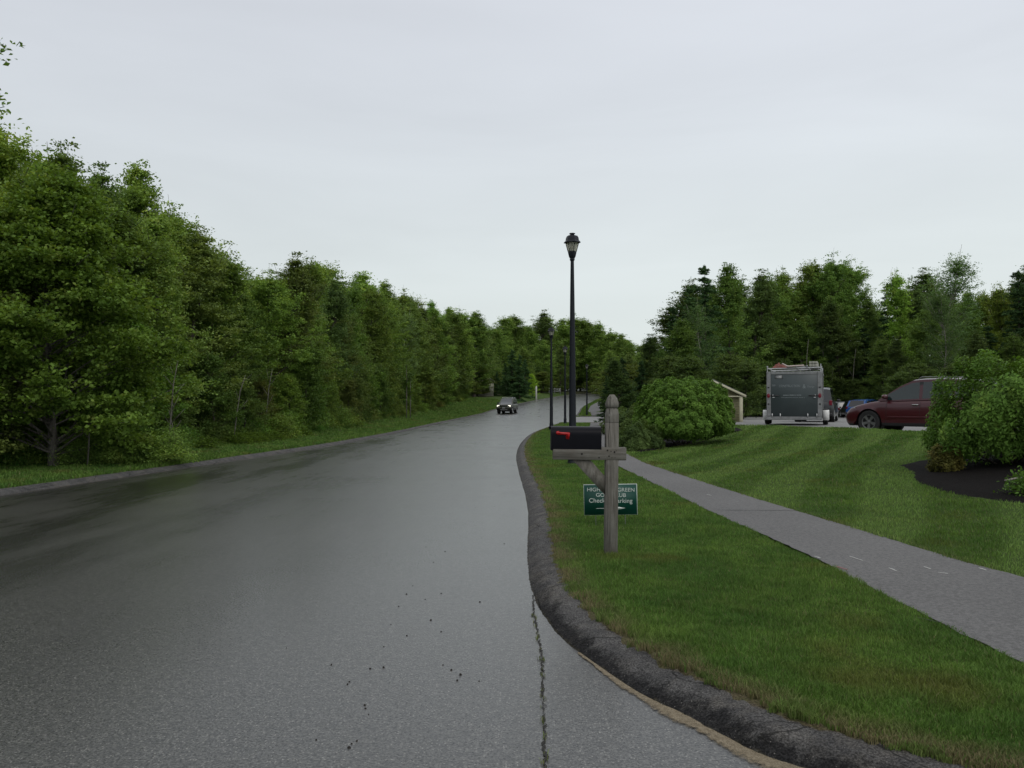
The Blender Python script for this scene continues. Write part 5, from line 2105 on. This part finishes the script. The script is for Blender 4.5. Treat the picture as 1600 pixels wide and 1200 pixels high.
# oncoming boxy utility vehicle, headlamps on
d_ = 97.0
ang = math.atan2(-.98, -.19)
L_, Wd_, H_ = 4.55, 1.85, 1.82
u_ = Vector((math.cos(ang), math.sin(ang), 0))
c_ = Vector((X(787, d_), d_, 0)) - u_ * 2.27
suv = car('oncoming_car', "dark boxy sport utility vehicle coming down the road with headlamps lit", L_, Wd_, H_, 1.12,
    [(-2.27, .55), (-2.1, .42), (1.9, .40), (2.27, .50)],
    [(-2.27, 1.05), (-2.2, 1.12), (.75, 1.12), (1.2, 1.14), (2.0, 1.08), (2.2, 1.0), (2.27, .88)],
    {'line': [(-2.24, 1.12), (-2.1, 1.72), (-1.9, 1.79), (.0, 1.80), (.2, 1.76), (.95, 1.15), (1.05, 1.14)],
     'stations': [(-2.24, 'p', 'b'), (-2.1, 'p', 'r'), (-1.95, 'g', 'r'), (-1.3, 'p', 'r'), (-1.2, 'g', 'r'), (-.5, 'p', 'r'), (-.4, 'g', 'r'), (.2, 'g', 'w'), (.55, 'p', 'w'), (.95, 'p', 'w'), (1.05, 'p', 'w')]},
    [1.40, -1.30], .39, M['p_green'], M['g_front'], yaw=ang, loc=(c_.x, c_.y, float(prof(c_.y)) + .003), nose=.25, cladding=.62,
    extras=[('headlight', M['lens_lit'], lambda mb: [mb.box(2.10, 2.262, s * .66 - .16, s * .66 + .16, .80, .96, 0, bev=.03) for s in (1, -1)]),
            ('grille', M['black_plastic'], lambda mb: mb.box(2.12, 2.285, -.47, .47, .78, .98, 0, bev=.02)),
            ('grille_bar', M['chrome'], lambda mb: [mb.add([(2.30, s * .30 - .045, .98), (2.30, s * .30 + .045, .98), (2.30, s * .20 + .045, .77), (2.30, s * .20 - .045, .77), (2.28, s * .30 - .045, .98), (2.28, s * .30 + .045, .98), (2.28, s * .20 + .045, .77), (2.28, s * .20 - .045, .77)], [(0, 3, 2, 1), (0, 1, 5, 4), (2, 3, 7, 6), (1, 2, 6, 5), (3, 0, 4, 7)]) for s in (1, -1)] and None),
            ('badge', M['chrome'], lambda mb: mb.lathe([(.06, 0), (.06, .012), (.02, .014)], 14, M=Matrix.Translation((2.285, 0, .88)) @ Matrix.Rotation(R(90), 4, 'Y'))),
            ('bumper', M['p_green'], lambda mb: mb.box(2.0, 2.32, -.88, .88, .56, .74, 0, bev=.05)),
            ('bumper_trim', M['alu'], lambda mb: mb.box(2.1, 2.30, -.42, .42, .40, .46, 0, bev=.02)),
            ('licence_plate', M['alu'], lambda mb: mb.box(2.32, 2.332, -.16, .16, .60, .70, 0, bev=.004)),
            ('mirror', M['black_plastic'], lambda mb: [mb.box(.60, .74, s * 1.02 - .10, s * 1.02 + .10, 1.14, 1.32, 0, bev=.04) for s in (1, -1)]),
            ('roof_rack', M['alu'], lambda mb: [mb.tube([(.1, s * .60, 1.80), (.0, s * .60, 1.90), (-1.7, s * .60, 1.90), (-1.8, s * .60, 1.80)], .025, 6) for s in (1, -1)] + [mb.tube([(.0, -.6, 1.90), (.0, .6, 1.90)], .03, 6), mb.tube([(-1.2, -.6, 1.90), (-1.2, .6, 1.90)], .022, 6)])])

# tow vehicle, silver wagon, dark hatchback, blue wagon in the back of the car park
generic = lambda L, H: ([(-L / 2, .50), (-L / 2 + .2, .30), (L / 2 - .3, .28), (L / 2, .42)],
                        [(-L / 2, .90), (-L / 2 + .1, .56 * H + .05), (.5, .56 * H + .02), (1.1, .54 * H), (L / 2 - .35, .49 * H), (L / 2 - .05, .40 * H), (L / 2, .36 * H)],
                        {'line': [(-L / 2 + .08, .57 * H), (-L / 2 + .38, .93 * H), (-L / 2 + .8, .985 * H), (-.2, H), (.1, .98 * H), (.95, .58 * H), (1.1, .54 * H)],
                         'stations': [(-L / 2 + .08, 'p', 'b'), (-L / 2 + .38, 'p', 'r'), (-L / 2 + .55, 'g', 'r'), (-L / 2 + 1.2, 'p', 'r'), (-L / 2 + 1.28, 'g', 'r'), (-.3, 'p', 'r'), (-.2, 'g', 'r'), (.1, 'g', 'w'), (.5, 'g', 'w'), (.75, 'p', 'w'), (.95, 'p', 'w'), (1.1, 'p', 'w')]})


def rear_bits(L, Wd, H, light=None, hood=None):
    return [('tail_light', M['tail_red'], lambda mb: [mb.box(-L / 2 - .012, -L / 2 + .16, s * (Wd / 2 - .16) - .075, s * (Wd / 2 - .16) + .075, .48 * H, .62 * H, 0, bev=.02) for s in (1, -1)]),
            ('licence_plate', M['white_paint'], lambda mb: mb.box(-L / 2 - .02, -L / 2 - .005, -.16, .16, .42 * H, .42 * H + .12, 0)),
            ('bumper', M['black_plastic'], lambda mb: mb.box(-L / 2 - .06, -L / 2 + .2, -Wd / 2 + .08, Wd / 2 - .08, .33, .50, 0, bev=.04)),
            ('headlight', M['lens'], lambda mb: [mb.box(L / 2 - .22, L / 2 - .02, s * (Wd / 2 - .30) - .12, s * (Wd / 2 - .30) + .12, .36 * H, .42 * H, 0, bev=.02) for s in (1, -1)]),
            ('mirror', M['black_plastic'], lambda mb: [mb.box(.62, .76, s * (Wd / 2 + .08) - .09, s * (Wd / 2 + .08) + .09, .58 * H, .66 * H, 0, bev=.03) for s in (1, -1)])]


G = "cars in the back of the car park"
for nm, lb, L_, Wd_, H_, px, d_, az_, pm, gm in (
        ('parked_car', "dark pick-up sized vehicle hitched in front of the enclosed trailer", 5.3, 2.0, 1.84, 1276, 45.0, 24, 'p_black', 'g_dark'),
        ('parked_car', "silver grey car parked between the trailer and the red car", 4.6, 1.80, 1.50, 1311, 80, 4, 'p_silver', 'g_front'),
        ('parked_car', "dark hatchback glimpsed between the silver car and the blue wagon", 4.2, 1.75, 1.50, 1333, 74, 10, 'p_black', 'g_dark'),
        ('parked_car', "bright blue wagon showing above the red car's bonnet", 4.7, 1.80, 1.58, 1356, 71, 48, 'p_blue', 'g_dark')):
    b_, h_, r_ = generic(L_, H_)
    x = X(px, d_)
    car(nm, lb, L_, Wd_, H_, .56 * H_, b_, h_, r_, [L_ / 2 - .92, -L_ / 2 + .95], .34 if H_ < 1.8 else .40, M[pm], M[gm], yaw=R(90 - az_), loc=(x, d_, float(lotz(d_)) + .012), extras=rear_bits(L_, Wd_, H_), group=G, nose=.3)

# ---------------------------------------------------------------- enclosed trailer
D2 = 34.0
tx, ty_ = X(1240.5, D2), D2
tz = float(lotz(D2)) + .012
tr = empty('cargo_trailer', (tx, ty_, tz), R(-21.5))      # local +y runs forward, rear face at y=0
tag(tr, "grey enclosed cargo trailer with aluminium frame, its rear ramp door closed", "trailer")
M['t_grey'] = simple("trailer_grey", (.040, .054, .056), .45, 0, .5, var=.12, vs=2)
S_ = D2 / F
wb = 82 * S_ / 2
zb0, zt0 = .20, 2.20
zt0 = (663.5 - 579) * S_
zb0 = (663.5 - 655) * S_
Lt = 4.9
mb = MB()
mb.box(-wb + .03, wb - .03, .06, Lt, zb0 + .12, zt0 - .04, 0, bev=.03)
mb.build('body', M['t_grey'], tr)
mb = MB()
for s in (-1, 1):
    mb.box(s * (wb - .085) - .085, s * (wb - .085) + .085, -.02, .12, zb0 + .14, zt0 + .0, 0, bev=.015)
mb.box(-wb + .17, wb - .17, -.02, .10, zt0 - .12, zt0 - .005, 0, bev=.01)
mb.box(-wb, wb, -.04, .14, zb0, zb0 + .137, 0, bev=.012)
mb.box(-wb - .012, wb + .012, .12, Lt, zt0 - .07, zt0 - .0, 0, bev=.01)
for s in (-1, 1):
    for yy in (1.2, 2.4, 3.6):
        mb.box(s * (wb - .02) - .03, s * (wb - .02) + .03, yy, yy + .06, zb0 + .12, zt0 - .08, 0)
fr = mb.build('frame', M['alu_dull'], tr, sharp=40)
mb = MB()
dx0, dx1, dz0, dz1 = -wb + .175, wb - .175, zb0 + .143, zt0 - .125
mb.box(dx0, dx1, -.012, .05, dz0, dz1, 0, bev=.006)
dr = mb.build('ramp_door', M['t_grey'], tr)
mb = MB()
for s in (-1, 1):
    zz = (663.5 - 617) * S_
    mb.box(s * (dx1 - .16) - .17, s * (dx1 - .16) + .17, -.035, -.013, zz - .018, zz + .018, 0)
mb.build('latch_bar', M['black_plastic'], dr)
mb = MB()
for s in (-1, 1):
    zz = (663.5 - 619.5) * S_
    mb.box(s * (dx1 - .10) - .045, s * (dx1 - .10) + .045, -.05, -.013, zz - .028, zz + .01, 0, bev=.006)
    mb.box(s * (dx1 - .08) - .02, s * (dx1 - .08) + .02, -.05, -.013, zz + .07, zz + .11, 0, bev=.006)
mb.build('latch', M['alu'], dr)
mb = MB()
for xx in (-.86, -.54, .53, .88):
    mb.box(xx - .022, xx + .022, -.045, -.0415, zb0 + .09, zb0 + .25, 0)
    mb.tube([(xx, -.03, zb0 + .10), (xx, -.03, zb0 + .27)], .02, 6)
mb.build('hinge', M['alu'], dr)
mb = MB()
mb.box(dx0 + .165, dx0 + .47, -.016, -.0125, dz1 - .17, dz1 - .03, 0)
pl_ = mb.build('sticker', M['black_plastic'], dr)
mb = MB()
for k in range(3):
    mb.box(dx0 + .185, dx0 + .45 - .02 * (k % 2), -.019, -.0165, dz1 - .155 + k * .038, dz1 - .128 + k * .038, 0)
mb.build('lettering', M['alu'], pl_)
M['letter_grey'] = simple("letter_grey", (.20, .23, .235), .5)
zl = (663.5 - 602) * S_
text_mesh("CONSTRUCTION", .135, M['letter_grey'], 'lettering', dr, (-.17, -.0145, zl), depth=.001, sx=.78)
text_mesh("360", .12, M['letter_grey'], 'lettering', dr, (-.80, -.0145, zl + .03), depth=.001, sx=.8)
text_mesh("&", .24, M['letter_grey'], 'lettering', dr, (.40, -.0145, zl - .02), depth=.001, sx=.8)
text_mesh("Design", .10, M['letter_grey'], 'lettering', dr, (.66, -.0145, zl - .03), depth=.001, sx=1.0)
mb = MB()
rnd = random.Random(5)
for zz, xa, xb, hh in (((663.5 - 616.5) * S_, -.42, .26, .045), ((663.5 - 620) * S_, -.50, .40, .018)):
    xx = xa
    while xx < xb:
        w_ = rnd.uniform(.018, .032)
        mb.box(xx, xx + w_, -.0165, -.0135, zz - hh / 2, zz + hh / 2, 0)
        xx += w_ + rnd.choice([.010, .010, .014, .035])
mb.build('lettering', M['letter_grey'], dr)
for s in (-1, 1):
    mb = MB()
    zz = (663.5 - 617) * S_
    mb.lathe([(.062, 0), (.062, .02), (.04, .03), (.005, .032)], 16, M=Matrix.Translation((s * (wb - .08), -.02, zz)) @ Matrix.Rotation(R(90), 4, 'X') @ Matrix.Scale(1.5, 4, (0, 1, 0)))
    mb.build('tail_light', M['tail_red'], tr, sharp=40)
    mb = MB()
    for zq in ((663.5 - 604) * S_, (663.5 - 630) * S_):
        mb.box(s * (wb - .08) - .035, s * (wb - .08) + .035, -.034, -.021, zq - .025, zq + .025, 0)
    mb.build('marker', M['black_plastic'], tr)
    # fender and twin-axle wheels
    mb = MB()
    f0 = wb + .01
    xa, xb = (f0, f0 + .235) if s > 0 else (-f0 - .235, -f0)
    zf0, zf1 = (663.5 - 656) * S_, (663.5 - 640) * S_
    y0_, y1_ = 1.15, 3.35
    pts = [(y0_, zf0), (y0_, zf1 - .05), (y0_ + .06, zf1), (y1_ - .25, zf1), (y1_, zf0 + .05), (y1_, zf0)]
    n = 6
    vs = [(xa, p, z) for p, z in pts] + [(xb, p, z) for p, z in pts]
    mb.add(vs, [list(range(5, -1, -1)), list(range(6, 12))] + [(i, (i + 1) % n, (i + 1) % n + n, i + n) for i in range(n)])
    mb.build('fender', M['white_paint'], tr)
    for yy in (1.75, 2.72):
        mb = MB()
        Mx = Matrix.Translation((s * (wb + .10), yy, .34)) @ Matrix.Rotation(R(90 * s), 4, 'Y')
        mb.lathe([(.20, -.09), (.31, -.10), (.338, -.07), (.34, 0), (.338, .07), (.31, .10), (.20, .09)], 24, M=Mx)
        w_ = mb.build('wheel', M['rubber'], tr, sharp=35)
        mb = MB()
        mb.lathe([(.20, .085), (.19, .05), (.06, .07), (.005, .075)], 20, M=Mx, closed=False)
        mb.build('rim', M['white_paint'], w_, sharp=35)
mb = MB()
for s in (-1, 1):
    mb.box(s * .42 - .06, s * .42 + .06, .4, 3.6, .22, zb0 + .12, 0)
mb.box(-wb + .1, wb - .1, 1.68, 1.80, .28, .38, 0)
mb.box(-wb + .1, wb - .1, 2.66, 2.78, .28, .38, 0)
mb.tube([(-.9, Lt - .1, .42), (0, Lt + 1.3, .45)], .04, 6)
mb.tube([(.9, Lt - .1, .42), (0, Lt + 1.3, .45)], .04, 6)
mb.build('chassis', M['black_plastic'], tr)
# roof rack
mb = MB()
zr = zt0
for s in (-1, 1):
    for yy in (.05, 2.3, 4.6):
        mb.tube([(s * (wb - .04), yy, zr - .05), (s * (wb - .04), yy, zr + (.24 if s < 0 else .30))], .022, 6)
    mb.tube([(s * (wb - .04), .02, zr + .14), (s * (wb - .04), 4.65, zr + .14)], .020, 6)
for yy in (.05, 2.3, 4.6):
    mb.tube([(-wb + .04, yy, zr + .12), (wb - .04, yy, zr + .15)], .026, 6)
mb.lathe([(.034, 0), (.034, .05), (.02, .06)], 8, M=Matrix.Translation((-wb + .04, .05, zr + .17)))
mb.build('roof_rack', M['alu'], tr, sharp=40)
# things lying on the rack
Mt_ = Matrix.Translation(tr.location) @ Matrix.Rotation(R(-21.5), 4, 'Z')


def on_trailer(o):
    o.location = tr.location
    o.rotation_euler = tr.rotation_euler
    return o


mb = MB()
rng = np.random.default_rng(3)
gxn, gyn = 16, 14
vs = []
for j in range(gyn):
    for i in range(gxn):
        u, w_ = i / (gxn - 1), j / (gyn - 1)
        bump = math.sin(math.pi * u) ** .6 * math.sin(math.pi * w_) ** .5
        vs.append((-wb + .22 + u * .58, .05 + w_ * .9, zr + .165 + bump * (.15 + .09 * math.sin(u * 13 + w_ * 4) * math.cos(w_ * 11)) + rng.normal(0, .018) * bump))
mb.add(vs, [(j * gxn + i, j * gxn + i + 1, (j + 1) * gxn + i + 1, (j + 1) * gxn + i) for j in range(gyn - 1) for i in range(gxn - 1)])
mb.box(-wb + .22, -wb + .80, .05, .95, zr + .155, zr + .166)
o = on_trailer(mb.build('tarpaulin', simple("tarp_rust", (.15, .036, .022), .7, var=.4, vs=5, bump=.3), None, smooth=True))
tag(o, "crumpled rust-red tarpaulin on the left of the trailer roof", "tarpaulin")
mb = MB()
mb.tube([(-wb + .62, .02, zr + .33), (-wb + .78, .0, zr + .24), (-wb + .86, .0, zr + .21), (.40, .05, zr + .245)], [.030, .032, .030, .028], 8)
o = on_trailer(mb.build('pipe', simple("pipe_pink", (.48, .40, .36), .5), None, smooth=True))
tag(o, "pale bent pipe lying across the trailer roof in front of the tarpaulin", "pipe")
lad = empty('ladder', tr.location)
lad.rotation_euler = tr.rotation_euler
tag(lad, "aluminium ladder lying lengthwise on the middle of the trailer roof", "ladder")
for xx in (.10, .52):
    mb = MB()
    mb.box(xx - .015, xx + .015, .0, 4.4, zr + .18, zr + .25, 0)
    mb.build('rail', M['alu'], lad)
mb = MB()
for k in range(14):
    mb.tube([(.11, .2 + k * .3, zr + .215), (.51, .2 + k * .3, zr + .215)], .013, 5)
mb.build('rungs', M['alu'], lad)
for k, (dz_, lb) in enumerate(((0, "lower pale plank pack at the right of the trailer roof"), (.115, "upper pale plank pack stacked at the right of the trailer roof"))):
    mb = MB()
    for q in range(3):
        mb.box(.60 + q * .11, .60 + q * .11 + .10, .03 - k * .0, 2.6, zr + .185 + dz_, zr + .285 + dz_, 0, bev=.006)
    o = on_trailer(mb.build('plank_pack', simple("plank_pale%d" % k, (.33, .33, .28), .7), None))
    tag(o, lb, "planks", "plank packs on the trailer roof")

# ---------------------------------------------------------------- small gabled kiosk
M['siding'] = simple("siding_cream", (.33, .31, .17), .7, var=.1)
M['trim_w'] = simple("trim_white", (.48, .46, .33), .6, var=.1)
M['shingle'] = simple("shingle_grey", (.13, .135, .13), .9, var=.35, vs=8, bump=.4)
D3 = 43.5
kx = X(1114, D3)
ks = empty('kiosk', (kx, D3, z1(kx, D3)), R(-14))
tag(ks, "small cream gabled kiosk with white corner posts behind the round bush", "kiosk")
s3 = D3 / F
hw3 = 47 * s3
ze = 43.5 * s3 + .0
ze = (657 - 612) * s3
zp = (657 - 589.5) * s3
mb = MB()
mb.prism([(-hw3 + .12, -.1), (hw3 - .12, -.1), (hw3 - .12, ze - .05), (0, zp - .12), (-hw3 + .12, ze - .05)], .25, 2.6)
mb.build('wall', M['siding'], ks)
mb = MB()
for k in range(11):
    mb.box(-hw3 + .13, hw3 - .13, .235, .2485, .05 + k * .14, .062 + k * .14)
mb.build('siding_seams', simple("seam", (.16, .155, .11), .8), ks)
mb = MB()
for s in (-1, 1):
    n_ = 2
    x0, x1_ = s * (hw3 + .10), 0
    z0_, z1_ = ze - .08, zp
    vs = [(x0, -.12, z0_), (x1_, -.12, z1_), (x1_, 2.75, z1_), (x0, 2.75, z0_), (x0, -.12, z0_ + .07), (x1_, -.12, z1_ + .07), (x1_, 2.75, z1_ + .07), (x0, 2.75, z0_ + .07)]
    mb.add(vs, [(0, 1, 2, 3), (4, 7, 6, 5), (0, 4, 5, 1), (3, 2, 6, 7), (0, 3, 7, 4)])
mb.build('roof', M['shingle'], ks)
mb = MB()
for s in (-1, 1):
    vs = [(s * (hw3 + .10), -.15, ze - .16), (0, -.15, zp - .09), (0, -.15, zp + .02), (s * (hw3 + .10), -.15, ze - .03), (s * (hw3 + .10), -.123, ze - .16), (0, -.123, zp - .09), (0, -.123, zp + .02), (s * (hw3 + .10), -.123, ze - .03)]
    mb.add(vs, [(0, 1, 2, 3), (7, 6, 5, 4), (0, 4, 5, 1), (3, 2, 6, 7), (0, 3, 7, 4)])
    mb.box(s * (hw3 - .16) - .085, s * (hw3 - .16) + .085, -.1, .07, -.1, ze - .12, 0, bev=.01)
mb.box(-hw3 - .02, hw3 + .02, -.11, .10, ze - .118, ze - .06, 0)
mb.build('trim', M['trim_w'], ks)

# ---------------------------------------------------------------- far end: house, post, rail fence
D4 = 152.0
hxp = X(762, D4)
hs = empty('house', (hxp, D4, z1(hxp, D4)), R(8))
tag(hs, "cream gabled house glimpsed between the left wood and the spruces", "house")
mb = MB()
mb.prism([(-4, -.5), (1.1, -.5), (1.1, 2.6), (-1.45, 4.2), (-4, 2.6)], 0, 8)
mb.build('wall', simple("house_wall", (.52, .50, .41), .7), hs)
mb = MB()
for s, xe in ((-1, -4.3), (1, 1.4)):
    vs = [(xe, -.3, 2.5), (-1.45, -.3, 4.3), (-1.45, 8.3, 4.3), (xe, 8.3, 2.5), (xe, -.3, 2.65), (-1.45, -.3, 4.45), (-1.45, 8.3, 4.45), (xe, 8.3, 2.65)]
    mb.add(vs, [(0, 1, 2, 3), (4, 7, 6, 5), (0, 4, 5, 1), (3, 2, 6, 7), (0, 3, 7, 4)])
mb.build('roof', M['shingle'], hs)
mb = MB()
mb.box(-.45, .35, -.03, .02, .9, 2.0)
wn = mb.build('window', M['glass_dark'], hs)
mb = MB()
mb.box(-.53, .43, -.05, -.031, 2.0, 2.08)
mb.box(-.53, .43, -.05, -.031, .82, .9)
mb.build('frame', M['trim_w'], wn)

d_ = 150.0
x = X(838, d_)
mb = MB()
mb.box(-.14, .14, -.14, .14, -.4, 2.75, 0, bev=.02)
mb.lathe([(.2, 2.75), (.2, 2.82), (.02, 2.95)], 4, ph=math.pi / 4)
o = mb.build('white_post', simple("post_white", (.45, .45, .42), .6), None)
o.location = (x, d_, z1(x, d_))
tag(o, "tall white square post on the verge by the far bend", "post")
fn = empty('rail_fence', (X(867, 196), 196, z1(X(867, 196), 196)), R(-10))
tag(fn, "grey two-rail wooden fence at the far end of the road", "fence")
for k in range(3):
    mb = MB()
    mb.box(-1.35 + k * 1.3 - .08, -1.35 + k * 1.3 + .08, -.08, .08, -.3, 1.35, 0, bev=.02)
    mb.build('post', M['alu_dull'], fn)
for zz in (.5, 1.05):
    mb = MB()
    mb.box(-1.5, 1.4, -.11, -.083, zz, zz + .14)
    mb.build('rail', M['alu_dull'], fn)
